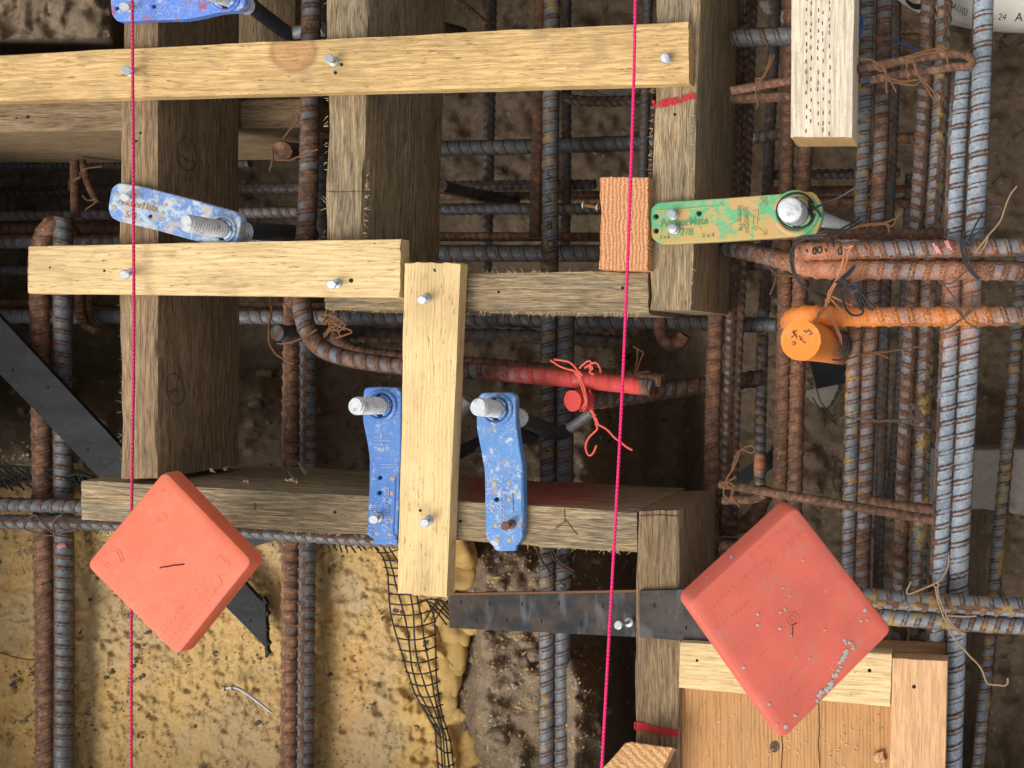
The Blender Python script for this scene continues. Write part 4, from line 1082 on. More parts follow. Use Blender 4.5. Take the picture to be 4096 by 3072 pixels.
# ------------------------------------------------------------------ anchor bolt holders
def plate(name, poly, z, th, mat, parent, holes_=(), bev=0.0012, taper=None):
    """flat moulded plate with real holes, outline in photo pixels at its top"""
    cu = bpy.data.curves.new(name, 'CURVE'); cu.dimensions = '2D'; cu.fill_mode = 'BOTH'
    c = W(sum(q[0] for q in poly) / len(poly), sum(q[1] for q in poly) / len(poly), z)
    def spl(P):
        s_ = cu.splines.new('POLY'); s_.points.add(len(P) - 1)
        for i, q in enumerate(P): s_.points[i].co = (q.x - c.x, q.y - c.y, 0, 1)
        s_.use_cyclic_u = True
    # round the corners
    P = [W(x, y, z) for x, y in poly]; out = []
    n = len(P)
    for i in range(n):
        a0, b0, c0 = P[i - 1], P[i], P[(i + 1) % n]
        r_ = min(0.006, (a0 - b0).length * 0.35, (c0 - b0).length * 0.35)
        p0 = b0 + (a0 - b0).normalized() * r_; p1 = b0 + (c0 - b0).normalized() * r_
        for t in (0, 0.25, 0.5, 0.75, 1): out.append(p0 * (1 - t) ** 2 + b0 * 2 * t * (1 - t) + p1 * t * t)
    spl(out)
    for (x, y, r_) in holes_:
        q = W(x, y, z); rr = r_ * PX(z)
        spl([q + Vector((rr * math.cos(a_), rr * math.sin(a_), 0)) for a_ in np.linspace(0, 6.283, 25)[:-1]])
    cu.extrude = th / 2 - bev; cu.bevel_depth = bev; cu.bevel_resolution = 2; cu.offset = -bev
    ob = bpy.data.objects.new(name, cu); COL.objects.link(ob)
    bpy.context.view_layer.update()
    me = bpy.data.meshes.new_from_object(ob)
    V = np.array([tuple(v.co) for v in me.vertices]); F = [tuple(p_.vertices) for p_ in me.polygons]
    bpy.data.objects.remove(ob); bpy.data.curves.remove(cu); bpy.data.meshes.remove(me)
    o = mk(name, V, F, mat, parent, Matrix.Translation(c - Vector((0, 0, th / 2))), smooth=False)
    return o
def ringgeo(c, r0, r1, h, n=40):
    V = []; c = Vector(c)
    prof = [(r0, 0), (r0, h * 0.8), (r0 + (r1 - r0) * 0.25, h), (r1 - (r1 - r0) * 0.3, h), (r1, h * 0.6), (r1, 0)]
    for (rr, zz) in prof:
        for i in range(n):
            a_ = 2 * math.pi * i / n
            V.append((c.x + rr * math.cos(a_), c.y + rr * math.sin(a_), c.z + zz))
    F = []
    for k_ in range(len(prof) - 1):
        for i in range(n): F.append((k_ * n + (i + 1) % n, k_ * n + i, (k_ + 1) * n + i, (k_ + 1) * n + (i + 1) % n))
    return V, F
def thread(P0, P1, r, pitch=0.0023, chamfer=True):
    P0, P1 = Vector(P0), Vector(P1); L_ = (P1 - P0).length; n = max(6, int(L_ / pitch) * 4)
    C = np.array([tuple(P0.lerp(P1, i / n)) for i in range(n + 1)])
    s_ = np.linspace(0, L_, n + 1)
    rr = r * (0.96 + 0.055 * np.sin(2 * np.pi * s_ / pitch))
    if chamfer:
        rr[-1] *= 0.86; rr[-2] *= 0.97
    return tubegeo(C, rr, 28)
def holder(label, poly, mat, ring, bolt_label, head, zh, br, bores=(), dimples=(), tab=None, tmark=None, collar_r=None, th=0.0085, ribs=()):
    z = th
    c = W(sum(q[0] for q in poly) / len(poly), sum(q[1] for q in poly) / len(poly), 0)
    e_ = empty("bolt_holder", c); tag(e_, label, "bolt holder", "plastic anchor bolt holders")
    rx, ry, rr = ring
    hp = [(x, y, r_) for x, y, r_ in bores] + [(rx, ry, br / PX(z) * 1.30)]
    pm = plate("plate", poly, z, th - 0.0004, MAT[mat], e_, hp)
    mk("bolt_collar", *ringgeo(W(rx, ry, z - 0.0002), rr * PX(z) * 0.80, rr * PX(z), 0.0022), MAT[mat], e_)
    # split gripping fingers round the bolt
    g = []
    for k_ in range(4):
        a0 = k_ * math.pi / 2 + 0.35
        V = []; q = W(rx, ry, z)
        for a_ in np.linspace(a0, a0 + 1.05, 8):
            for (r_, zz) in ((br * 1.08, -0.004), (br * 1.30, -0.004), (br * 1.30, 0.003), (br * 1.08, 0.004)):
                V.append((q.x + r_ * math.cos(a_), q.y + r_ * math.sin(a_), q.z + zz))
        F = []
        for i in range(7):
            for j in range(4): F.append((i * 4 + j, i * 4 + (j + 1) % 4, (i + 1) * 4 + (j + 1) % 4, (i + 1) * 4 + j))
        F.append((3, 2, 1, 0)); F.append((28, 29, 30, 31)); g.append((V, F))
    mk("gripping_finger", *join(g), MAT[mat], e_, smooth=False)
    if tab: plate("end_tab", tab, z - 0.0025, 0.005, MAT[mat], e_, bev=0.0008)
    if dimples:
        mk("filled_dimple", *join([disc(W(x, y, z - 0.0003), r_ * PX(z), 0.0007, 14, Vector((0, 0, 1)), 0.8) for x, y, r_ in dimples]), MAT['knot'], e_)
    if ribs:
        g = []
        for ln in ribs:
            C, s_ = resample([W(x, y, z + 0.0002) for x, y in ln], 0.003); g.append(tubegeo(C, 0.0007, 6))
        mk("moulded_rib", *join(g), MAT[mat], e_)
    if tmark:
        for texts, tm in tmark: printed("moulded_lettering", pm, texts, tm, 0.0001, e_, 0.0006)
    # the bolt itself: a thing held by the holder
    bo = empty("anchor_bolt", W(rx, ry, 0)); tag(bo, bolt_label, "anchor bolt", "anchor bolts")
    hx, hy = head
    T = W(hx, hy, zh); B = W(rx, ry, z)
    ax = (B - T).normalized()
    mk("threaded_end", *thread(B + ax * 0.022, T, br), MAT['galv'], bo)
    mk("cut_face", *disc(T - ax * -0.0004, br * 0.9, 0.0012, 24, -ax, 0.95, 0.02), MAT['galv'], bo)
    return e_, bo, ax, pm
AM = "AnchorMate"
EM = dict(bold=0.012)
# green holder
hg, bg_, axg, pmg = holder("green muddy plastic bolt holder nailed to the grey joist", [(2630, 809), (2900, 792), (3254, 765), (3287, 812), (3292, 868), (3268, 932), (3240, 943), (2900, 966), (2643, 979), (2604, 950), (2600, 836)],
    'h_green', (3184, 853, 92), "galvanised anchor bolt looped with black wire in the green holder", (3160, 839), 0.043, 0.0114,
    bores=[(2624, 865, 10), (2624, 923, 10), (2796, 853, 10)], dimples=[(2862, 850, 11), (2798, 912, 10), (2866, 908, 10)], tab=[(2587, 846), (2604, 842), (2604, 955), (2587, 951)],
    tmark=[([((AM, 46, 2642, 907, 3), dict(squeeze=0.82, bold=0.012)), (("7/8", 42, 2720, 944, 3), {}), (("2 x 4", 24, 2808, 950, 3), {}), (("2 x 6", 20, 2638, 956, 3), {})], MAT['txt_green']),
           ([(("SIMPSON", 26, 2972, 828, -86), {}), (("Strong-Tie", 24, 2950, 822, -86), {})], MAT['txt_line'])],
    ribs=[[(2630, 842), (2760, 834), (2880, 824), (2884, 812)]])
stroke("moulded_emblem", pmg, [[(3012, 845), (3034, 838), (3030, 895)], [(3014, 895), (3014, 870)], [(2990, 850), (3040, 880)], [(3032, 908), (3068, 938), (3048, 938)], [(3068, 938), (3066, 918)],
                               [(3038, 822), (3068, 790), (3038, 790), (3068, 822), (3066, 790)], circ(3022, 911, 7, 7, 0, 12)], 2.6, MAT['txt_line'], 0.0002)
foot = tube("sleeve", [W(3200, 858, -0.01), W(3235, 870, -0.05), W(3262, 882, -0.08)], 0.0125, MAT['sleeve'], bg_, 0.006, 20)
mk("hook", *tubegeo(resample([W(3250, 872, -0.055), W(3300, 895, -0.058), W(3370, 925, -0.058), W(3420, 945, -0.058), W(3448, 954, -0.058)], 0.004)[0], np.interp(np.linspace(0, 1, len(resample([W(3250, 872, -0.055), W(3300, 895, -0.058), W(3370, 925, -0.058), W(3420, 945, -0.058), W(3448, 954, -0.058)], 0.004)[0])), [0, 0.78, 0.95, 1], [0.0105, 0.0105, 0.006, 0.001]), 22), MAT['galv'], bg_)
# chalky blue holder
hb, bb, axb, pmb = holder("chalky blue bolt holder lying aslant over the brown joist", [(474, 731), (560, 744), (760, 795), (938, 846), (964, 873), (960, 905), (948, 960), (936, 994), (905, 994), (820, 975), (640, 925), (470, 884), (446, 872), (431, 838), (440, 775), (448, 748)],
    'h_mud', (893, 918, 56), "long galvanised anchor bolt leaning over the chalky blue holder", (746, 893), 0.0385, 0.0080,
    bores=[(600, 864, 7)], dimples=[(457, 828, 9), (612, 810, 8), (652, 853, 8), (664, 820, 8), (655, 877, 7), (470, 775, 7)],
    tmark=[([((AM, 40, 470, 815, -12), dict(squeeze=0.8)), (("5/8", 36, 498, 868, -12), {})], MAT['knot'])], th=0.0085)
mk("nut", *thread(W(875, 908, 0.0085), W(890, 916, -0.004), 0.0105), MAT['galv'], bb)
mk("thread_below", *thread(W(930, 915, -0.008), W(985, 922, -0.028), 0.0082, chamfer=False), MAT['galv'], bb)
tube("sleeve", [W(978, 920, -0.026), W(1080, 928, -0.062), W(1240, 938, -0.13)], 0.0088, MAT['sleeve'], bb, 0.006, 20)
# blue holder at the frame edge
ht, bt, axt, pmt = holder("scraped blue bolt holder with reddish wear at the picture's top edge", [(443, -90), (970, -95), (982, 12), (958, 42), (873, 48), (800, 66), (738, 77), (600, 80), (468, 86), (446, 60), (440, 10)],
    'h_top', (905, -8, 58), "anchor bolt cut by the frame in the scraped blue holder", (770, -60), 0.04, 0.0080,
    bores=[(467, 32, 8), (614, 25, 8)], th=0.0085)
tube("sleeve", [W(955, -25, -0.01), W(1020, 35, -0.05), W(1120, 112, -0.09), W(1148, 130, -0.10), W(1170, 133, -0.105)], 0.0074, MAT['sleeve'], bt, 0.005, 20)
tube("hook", [W(1160, 133, -0.103), W(1225, 126, -0.105), W(1300, 118, -0.105)], 0.0066, MAT['galv'], bt, 0.005, 20)
# upright blue holders
h4, b4, ax4, pm4 = holder("clean blue bolt holder marked 5/8 tight against the upright board", [(1456, 1552), (1500, 1548), (1588, 1551), (1604, 1568), (1604, 1680), (1603, 1820), (1598, 1900), (1594, 2060), (1590, 2158), (1500, 2158), (1480, 2150), (1468, 2138), (1471, 2050), (1476, 1940), (1477, 1830), (1468, 1770), (1449, 1680), (1451, 1590)],
    'h_blue', (1525, 1622, 64), "galvanised anchor bolt in the clean blue holder", (1423, 1624), 0.036, 0.0080,
    bores=[(1519, 1911, 8), (1517, 1972, 8)], dimples=[(1570, 1914, 9), (1568, 1973, 8), (1562, 2076, 6), (1508, 2133, 8), (1560, 2137, 8)], tab=[(1492, 2152), (1590, 2154), (1588, 2178), (1500, 2178)],
    tmark=[([((AM, 40, 1558, 2110, 90), dict(squeeze=0.82)), (("5/8", 32, 1508, 2058, 90), {}), (("2 x 4", 26, 1490, 2140, 90), dict(squeeze=0.8))], MAT['txt_blue'])],
    ribs=[[(1592, 1900), (1582, 1910), (1578, 2020), (1573, 2130), (1584, 2146)]])
stroke("moulded_emblem", pm4, [[(1496, 1762), (1568, 1762)], [(1498, 1778), (1562, 1778)], [(1530, 1735), (1524, 1800)], [(1512, 1740), (1542, 1796)], [(1520, 1868), (1580, 1866)], [(1522, 1858), (1588, 1856)], [(1480, 1722), (1496, 1752)]], 2.8, MAT['txt_blue'], 0.0002)
tube("sleeve", [W(1560, 1624, -0.01), W(1640, 1628, -0.05), W(1800, 1668, -0.125)], 0.0082, MAT['sleeve'], b4, 0.006, 18)
tube("hook", [W(1795, 1668, -0.122), W(1830, 1650, -0.13), W(1862, 1620, -0.13), W(1880, 1600, -0.13)], 0.008, MAT['galv'], b4, 0.005, 18)
h5, b5, ax5, pm5 = holder("rust-stained blue bolt holder with a rusty nail right of the upright board", [(1928, 1571), (2044, 1571), (2062, 1588), (2064, 1690), (2078, 1790), (2093, 1880), (2095, 2050), (2091, 2150), (2070, 2184), (1972, 2188), (1942, 2150), (1940, 2040), (1938, 1890), (1921, 1790), (1905, 1712), (1906, 1640), (1910, 1590)],
    'h_rusty', (1986, 1636, 66), "galvanised anchor bolt in the rust-stained blue holder with a taped hook", (1913, 1627), 0.036, 0.0080,
    bores=[(1985, 1998, 9)], dimples=[(1980, 1932, 9), (2036, 1932, 8), (2038, 1998, 8), (1984, 2102, 9), (1990, 2160, 10), (2040, 2160, 8)], tab=[(1966, 2176), (2068, 2176), (2064, 2204), (1984, 2206)],
    tmark=[([((AM, 38, 2020, 2112, 90), dict(squeeze=0.8)), (("5/8", 32, 1974, 2052, 90), {})], MAT['txt_blue'])],
    ribs=[[(2050, 1972), (2052, 2055)], [(2086, 1890), (2086, 2140)]])
mk("thread_below", *thread(W(2040, 1662, -0.01), W(2076, 1674, -0.028), 0.0092, chamfer=False), MAT['galv'], b5)
tube("sleeve", [W(2070, 1672, -0.026), W(2130, 1694, -0.062), W(2215, 1726, -0.112), W(2246, 1732, -0.128), W(2266, 1722, -0.133)], 0.0074, MAT['sleeve'], b5, 0.005, 22)
tube("hook", [W(2255, 1728, -0.131), W(2310, 1692, -0.134), W(2366, 1650, -0.134)], 0.0056, MAT['galv'], b5, 0.005, 20)

# ------------------------------------------------------------------ strings
def string(name, pts, r, mat, label, z):
    Q = [W(*q, z) for q in pts]; Q = [Q[0] + (Q[0] - Q[1]).normalized() * 0.3] + Q + [Q[-1] + (Q[-1] - Q[-2]).normalized() * 0.3]
    C, s_ = resample(Q, 0.0012)
    ns = 10
    th = np.arange(ns) * 2 * np.pi / ns
    rr = r * (1 + 0.13 * np.sin(2 * np.pi * s_[:, None] / 0.0042 + 2 * th[None, :]))
    V, F = tubegeo(C, rr, ns)
    return tag(mk(name, V, F, MAT[mat]), label, "string", "pink layout strings")
string("layout_string", [(528, -170), (534, 900), (535, 1400), (526, 2100), (524, 3240)], 0.00112, 'pinkd', "duller pink layout string running over the boards and under the red cap", 0.024)
string("layout_string", [(2545, -170), (2530, 500), (2492, 1500), (2450, 2300), (2398, 3240)], 0.00128, 'pink', "bright hot pink layout string crossing the end-grain block", 0.05)

# ------------------------------------------------------------------ black stakes
def strapgeo(poly, z, th):
    """poly: list of ((xu, yu), (xl, yl), z) stations: upper and lower edge pixels"""
    V = []; n = len(poly)
    for (u, l, zz) in poly:
        a_, b_ = W(*u, zz), W(*l, zz)
        V += [tuple(a_), tuple(b_), tuple(b_ - Vector((0, 0, th))), tuple(a_ - Vector((0, 0, th)))]
    F = []
    for i in range(n - 1):
        for j in range(4): F.append((i * 4 + j, i * 4 + (j + 1) % 4, (i + 1) * 4 + (j + 1) % 4, (i + 1) * 4 + j))
    F += [(3, 2, 1, 0), tuple(range((n - 1) * 4, n * 4))]
    return V, F
def stations(u0, u1, l0, l1, z0, z1, n, jag=0):
    out = []
    for i in range(n + 1):
        t = i / n; out.append(((u0[0] + (u1[0] - u0[0]) * t, u0[1] + (u1[1] - u0[1]) * t), (l0[0] + (l1[0] - l0[0]) * t, l0[1] + (l1[1] - l0[1]) * t), z0 + (z1 - z0) * t))
    return out
def slots(target, lst, ang, w=3.2, l=11, name="slot"):
    b_ = bvh(target); g = []
    for (x, y) in lst:
        c = drape(b_, [(x, y)], 0.0003)[0]; k_ = PX(c.z); dx, dy = math.cos(R(ang)), math.sin(R(ang))
        V = []; n = 10
        for i in range(n):
            a_ = 2 * math.pi * i / n; p_, q_ = math.cos(a_) * l * k_, math.sin(a_) * w * k_
            V.append((c.x + p_ * dx - q_ * dy, c.y + p_ * dy + q_ * dx, c.z))
        V += [(v[0], v[1], v[2] - 0.0015) for v in V]
        F = [tuple(range(n))] + [((i + 1) % n, i, i + n, (i + 1) % n + n) for i in range(n)]
        g.append((V, F))
    return mk(name, *join(g), MAT['hole'], target, smooth=False)
st1 = mk("steel_stake", *strapgeo(stations((-260, 990), (500, 1805), (-260, 1225), (392, 1905), -0.145, -0.172, 8) + stations((640, 1955), (1030, 2390), (640, 2160), (1030, 2556), -0.187, -0.192, 6) + [((1060, 2416), (1068, 2598), -0.192)], 0, 0.005), MAT['strap'], smooth=False)
tag(st1, "black flat steel stake slanting under the joist and left red cap to the foam", "steel stake", "flat steel stakes")
jg = []
for i in range(6):
    f = (i + random.uniform(-0.3, 0.3)) / 5; x0, y0 = 1060 + 8 * f, 2416 + 182 * f
    x1 = x0 + random.uniform(4, 22) * (1 - abs(f - 0.45)); y1 = y0 + random.uniform(-4, 10)
    a_, b_, c_ = W(x0 - 8, y0 - 26, -0.1925), W(x0 - 8, y0 + 28, -0.1925), W(x1, y1, -0.1925)
    dn_ = Vector((0, 0, 0.0044))
    jg.append(([a_, b_, c_, a_ - dn_, b_ - dn_, c_ - dn_], [(0, 1, 2), (5, 4, 3), (0, 3, 4, 1), (1, 4, 5, 2), (2, 5, 3, 0)]))
mk("torn_end", *join(jg), MAT['strap'], st1, smooth=False)
slots(st1, [(48, 1482), (190, 1550), (350, 1800), (1002, 2482)], 70, 5, 8)
st2 = mk("steel_stake", *strapgeo(stations((1792, 2377), (2552, 2364), (1798, 2512), (2552, 2548), -0.105, -0.010, 8) + stations((2560, 2364), (2860, 2354), (2560, 2549), (2860, 2574), 0.0045, 0.0045, 4), 0, 0.004), MAT['strap2'], smooth=False)
tag(st2, "dark perforated steel stake rusting at its edges, nailed to the striped joist", "steel stake", "flat steel stakes")
slots(st2, [(1845, 2408), (1961, 2412), (2090, 2414), (2237, 2413), (2412, 2422), (2618, 2421), (1907, 2479), (2029, 2481), (2168, 2483), (2328, 2491), (2745, 2512)], 82, 3.4, 11)
mk("rust_edge", *strapgeo(stations((1792, 2373), (2552, 2360), (1792, 2381), (2552, 2369), -0.1045, -0.0095, 8), 0, 0.003), MAT['w_rust'], st2, smooth=False)
st3 = mk("steel_stake", *strapgeo(stations((930, 2150), (1195, 2096), (985, 2196), (1200, 2130), -0.185, -0.185, 4), 0, 0.004), MAT['strap2'], smooth=False)
tag(st3, "short black stake end showing between the red cap and the long timber", "steel stake", "flat steel stakes")
st4 = mk("steel_stake", *strapgeo(stations((1790, 1800), (2050, 1690), (1800, 1880), (2160, 1752), -0.30, -0.33, 4), 0, 0.005), MAT['strap'], smooth=False)
tag(st4, "black stake lying deep in the pit between the two blue holders", "steel stake", "flat steel stakes")
st5 = mk("steel_plate", *strapgeo([((3236, 1440), (3266, 1556), -0.3), ((3386, 1440), (3392, 1530), -0.3)], 0, 0.006), MAT['strap'], smooth=False)
tag(st5, "dark steel plate deep below the orange painted bar end", "steel plate")
st6 = mk("steel_stake", *strapgeo(stations((2930, 1905), (3110, 1780), (2940, 1965), (3130, 1850), -0.36, -0.36, 4), 0, 0.005), MAT['strap'], smooth=False)
tag(st6, "black stake deep behind the orange painted knob in the cage", "steel stake", "flat steel stakes")

# ------------------------------------------------------------------ square red rebar caps
def cap(poly, zc, nrm, th, mat, label, skirt=0.0):
    n = Vector(nrm).normalized()
    cpx = (sum(q[0] for q in poly) / 4, sum(q[1] for q in poly) / 4)
    c = W(*cpx, zc)
    P = []
    for q in poly:
        d_ = (W(*q, 0) - CAM); t = (c - CAM).dot(n) / d_.dot(n); P.append(CAM + d_ * t)
    ez = n; ex = (P[1] - P[0]); ex = (ex - ez * ex.dot(ez)).normalized(); ey = ez.cross(ex)
    fr = Matrix(((ex.x, ey.x, ez.x, c.x), (ex.y, ey.y, ez.y, c.y), (ex.z, ey.z, ez.z, c.z), (0, 0, 0, 1)))
    inv = fr.inverted(); L_ = [inv @ q for q in P]
    rc = 0.0065
    out = []
    for i in range(4):
        a0, b0, c0 = L_[i - 1], L_[i], L_[(i + 1) % 4]
        p0 = b0 + (a0 - b0).normalized() * rc; p1 = b0 + (c0 - b0).normalized() * rc
        for t in np.linspace(0, 1, 7): out.append(p0 * (1 - t) ** 2 + b0 * 2 * t * (1 - t) + p1 * t * t)
        nxt = c0 + (b0 - c0).normalized() * rc
        for t in np.linspace(0, 1, 14)[1:-1]: out.append(p1.lerp(nxt, t))
    A = np.array([(q.x, q.y) for q in out]); m = len(A); cc = A.mean(0)
    rings = []
    for (ins, zz) in ((0.85, 0.0), (0.965, -0.0002), (0.985, -0.0008), (1.0, -0.0032), (1.004, -th * 0.6), (1.006, -th), (0.97, -th), (0.95, -th * 0.5)):
        B = cc + (A - cc) * ins
        rings.append(np.column_stack([B, np.full(m, zz)]))
    V = np.concatenate(rings)
    F = [tuple(range(m - 1, -1, -1))]
    for k_ in range(len(rings) - 1):
        for i in range(m): F.append((k_ * m + i, k_ * m + (i + 1) % m, (k_ + 1) * m + (i + 1) % m, (k_ + 1) * m + i))
    F.append(tuple(range((len(rings) - 1) * m, len(rings) * m)))
    if True: F = [tuple(reversed(f)) for f in F]
    e_ = empty("rebar_protector", c); tag(e_, label, "rebar cap", "square rebar safety caps")
    top = mk("cap_plate", V, F, MAT[mat], e_, fr)
    # socket tube under the plate
    d_ = (c - CAM).normalized()
    mk("socket", *tubegeo(np.array([tuple(c + d_ * 0.036), tuple(c + d_ * 0.05), tuple(c + d_ * 0.07)]), 0.019, 24), MAT[mat], e_)
    return e_, top, fr, c, d_
c1, ct1, fr1, cc1, d1 = cap([(655, 1880), (1010, 2246), (706, 2627), (340, 2261)], 0.10, (0.0, 0.03, 1), 0.0135, 'cap1', "smooth orange-red square cap with a short slit over the foam")
t_ = R(31)
c2, ct2, fr2, cc2, d2 = cap([(3182, 2020), (3574, 2522), (3133, 2964), (2750, 2418)], 0.22, (math.sin(t_), -0.02, math.cos(t_)), 0.024, 'cap2', "worn red square cap spattered with grey in front of the form box")
for (c_, dd, ln, lab) in ((cc1, d1, 0.36, "rebar stake standing under the smooth orange-red cap"), (cc2, d2, 0.30, "rebar stake standing under the worn red cap")):
    o = mk("rebar_stake", *tubegeo(np.array([tuple(c_ + dd * (0.02 + ln * i / 20)) for i in range(21)]), 0.008, 16), MAT['s_mix']); tag(o, lab, "rebar", "rebar cage bars")
g = []
random.seed(15)
fb_ = bvh(foam)
for i in range(60):
    x, y = random.uniform(-20, 1750), random.uniform(2180, 3080)
    d_ = (W(x, y, 0) - CAM).normalized(); hit, n_, i_, t_2 = fb_.ray_cast(CAM, d_)
    if not hit: continue
    
    for _ in range(random.randint(1, 6)):
        r_ = random.choice([0.0008, 0.001, 0.0014, 0.0022])
        g.append(blob(tuple(hit + Vector((random.gauss(0, 0.0035), random.gauss(0, 0.0035), 0))), (r_ * random.uniform(0.8, 1.8), r_ * random.uniform(0.7, 1.4), r_ * 0.5), i + random.random(), 0.6))
o = mk("dark_dirt_clumps", *join(g), simple("dark_dirt", (0.075, 0.055, 0.036), 0.95, 500, 0.5)); o["kind"] = "stuff"; tag(o, "dark dirt clumps stuck on the yellow foam", "dirt")
# worn moulded marks: faint, no longer legible
def capmark(top, lines, wpx, mat, off=0.0003): return stroke("moulded_mark", top, lines, wpx, mat, off)
capmark(ct1, [[(640, 2271), (680, 2264), (738, 2256)]], 5, MAT['hole'])
mm1, mm2 = MAT['cap1'], MAT['cap2']
def arc(cx, cy, r, a0, a1, n=12): return [(cx + r * math.cos(R(a0 + (a1 - a0) * i / n)), cy + r * math.sin(R(a0 + (a1 - a0) * i / n))) for i in range(n + 1)]
for q_ in [[arc(450, 2232, 42, -160, 160), arc(450, 2232, 30, -140, 150), arc(490, 2240, 8, 0, 360), arc(650, 1962, 7, 0, 360), arc(728, 2430, 7, 0, 360), arc(648, 2070, 22, 0, 360), arc(648, 2070, 12, 0, 360),
              arc(885, 2265, 34, -60, 120), arc(860, 2330, 28, -80, 100), [(862, 2250), (880, 2220), (906, 2250), (880, 2262)]]]:
    for l_ in q_: capmark(ct1, [l_], 2.2, mm1, 0.0)
rowm = []
random.seed(21)
for (x0, y0, n_l) in ((640, 2550, 13), (672, 2572, 13), (720, 2560, 12)):
    for i in range(n_l):
        x = x0 + i * 14; y = y0 - i * 19
        rowm.append([(x, y), (x + random.uniform(2, 7), y - random.uniform(0, 7)), (x + random.uniform(-5, 5), y - random.uniform(4, 9))])
capmark(ct1, rowm, 2.0, mm1, 0.0)
rowm = []
for (x0, y0, n_l, sx, sy) in ((2900, 2300, 16, 17, -13.5), (2960, 2330, 15, 17, -14), (3080, 2260, 9, 16, -16), (2850, 2430, 9, 16, -15), (2860, 2520, 9, 16, -13), (3120, 2760, 7, 14, -14), (3140, 2820, 7, 14, -14)):
    for i in range(n_l):
        if random.random() < 0.2: continue
        x = x0 + i * sx; y = y0 + i * sy
        rowm.append([(x, y), (x + random.uniform(3, 9), y - random.uniform(0, 10)), (x + random.uniform(-6, 7), y - random.uniform(8, 16))])
capmark(ct2, rowm, 3.0, mm2, 0.0)
capmark(ct2, [arc(3168, 2475, 26, 0, 360), arc(3168, 2475, 12, 0, 360)], 3, mm2, 0.0001)
capmark(ct2, [[(3190, 2490), (3170, 2498), (3169, 2548)]], 3.2, MAT['hole'], 0.0001)
capmark(ct2, [[(3036, 2630), (3076, 2594)]], 2.4, mm2, 0.0001)
# mortar spatters on the worn cap
b_ = bvh(ct2); g = []
random.seed(4)
sp = [(3140, 2437, 7), (3120, 2448, 6), (3032, 2456, 8), (3030, 2500, 7), (3120, 2513, 8), (3165, 2540, 6), (3300, 2518, 6), (3444, 2482, 6), (3468, 2480, 6), (3460, 2440, 8), (2974, 2671, 8), (3076, 2815, 7), (3180, 2862, 9), (3142, 2905, 11), (3108, 2898, 6), (3132, 2352, 5), (3160, 2382, 5), (3238, 2634, 5), (3184, 2628, 5), (2926, 2230, 9), (3210, 2240, 6)]
sp += [(3300 + random.gauss(0, 1) * 3 + 0.62 * t, 2780 - 1.28 * t + random.gauss(0, 1) * 5, random.uniform(5, 11)) for t in [random.random() * 150 for _ in range(34)]]
sp += [(3262 + t * 0.5 + random.gauss(0, 3), 2812 - t + random.gauss(0, 3), random.uniform(5, 9)) for t in [random.random() * 48 for _ in range(14)]]
sp += [(3380 + t + random.gauss(0, 4), 2560 + t * 0.75 + random.gauss(0, 4), random.uniform(4, 8)) for t in [random.random() * 46 for _ in range(10)]]
for (x, y, r_) in sp:
    n = 9; ring = [(x + r_ * random.uniform(0.5, 1.2) * math.cos(i * 6.283 / n), y + r_ * random.uniform(0.5, 1.2) * math.sin(i * 6.283 / n)) for i in range(n)]
    Q = drape(b_, [(x, y)] + ring, 0.0004); Q[0] = Q[0] + Vector((0, 0, 0.0006))
    g.append(([tuple(q) for q in Q], [(0, 1 + (i + 1) % n, 1 + i) for i in range(n)]))
mk("mortar_spatter", *join(g), simple("grey_mortar", (0.36, 0.37, 0.33), 0.9, 500, 0.3), ct2)['kind'] = 'stuff'

# ------------------------------------------------------------------ plastic netting along the foam
def netting():
    g = []
    Lp = [(1478, 2165), (1528, 2231), (1547, 2294), (1560, 2376), (1572, 2465), (1594, 2573), (1616, 2668), (1654, 2769), (1705, 2851), (1743, 2921), (1752, 3072), (1755, 3200)]
    Rp = [(1600, 2150), (1640, 2231), (1680, 2300), (1705, 2376), (1732, 2465), (1735, 2573), (1743, 2668), (1756, 2769), (1772, 2864), (1800, 2965), (1812, 3072), (1815, 3200)]
    def at(Pl, t):
        x = np.interp(t, np.linspace(0, 1, len(Pl)), [q[0] for q in Pl]); y = np.interp(t, np.linspace(0, 1, len(Pl)), [q[1] for q in Pl]); return x, y
    def zz(f, t): return FZ + 0.028 + 0.016 * math.sin(f * math.pi)
    nc = 5
    for c_ in range(nc):
        f = c_ / (nc - 1)
        pts = []
        for t in np.linspace(0, 1, 34):
            a_, b_ = at(Lp, t), at(Rp, t)
            w_ = f + 0.05 * math.sin(t * 14 + c_ * 2)
            pts.append(W(a_[0] + (b_[0] - a_[0]) * w_, a_[1] + (b_[1] - a_[1]) * w_ - 18 * f * (1 - f), zz(f, t)))
        C, s_ = resample(pts, 0.004); g.append(tubegeo(C, 0.00085, 6))
    for r_ in range(24):
        t = (r_ + 0.5) / 24
        a_, b_ = at(Lp, t), at(Rp, t); pts = []
        for f in np.linspace(-0.02, 1.08, 9):
            pts.append(W(a_[0] + (b_[0] - a_[0]) * f, a_[1] + (b_[1] - a_[1]) * f + 14 * math.sin(f * 3) - 34 * f * max(0, 1 - t * 1.3), zz(min(1, max(0, f)), t) + 0.0004))
        C, s_ = resample(pts, 0.004); g.append(tubegeo(C, 0.00085, 6))
    return join(g)
nt_ = mk("plastic_netting", *netting(), MAT['netting'])
tag(nt_, "black plastic netting strip hanging down the edge of the foam", "netting", "black plastic netting")
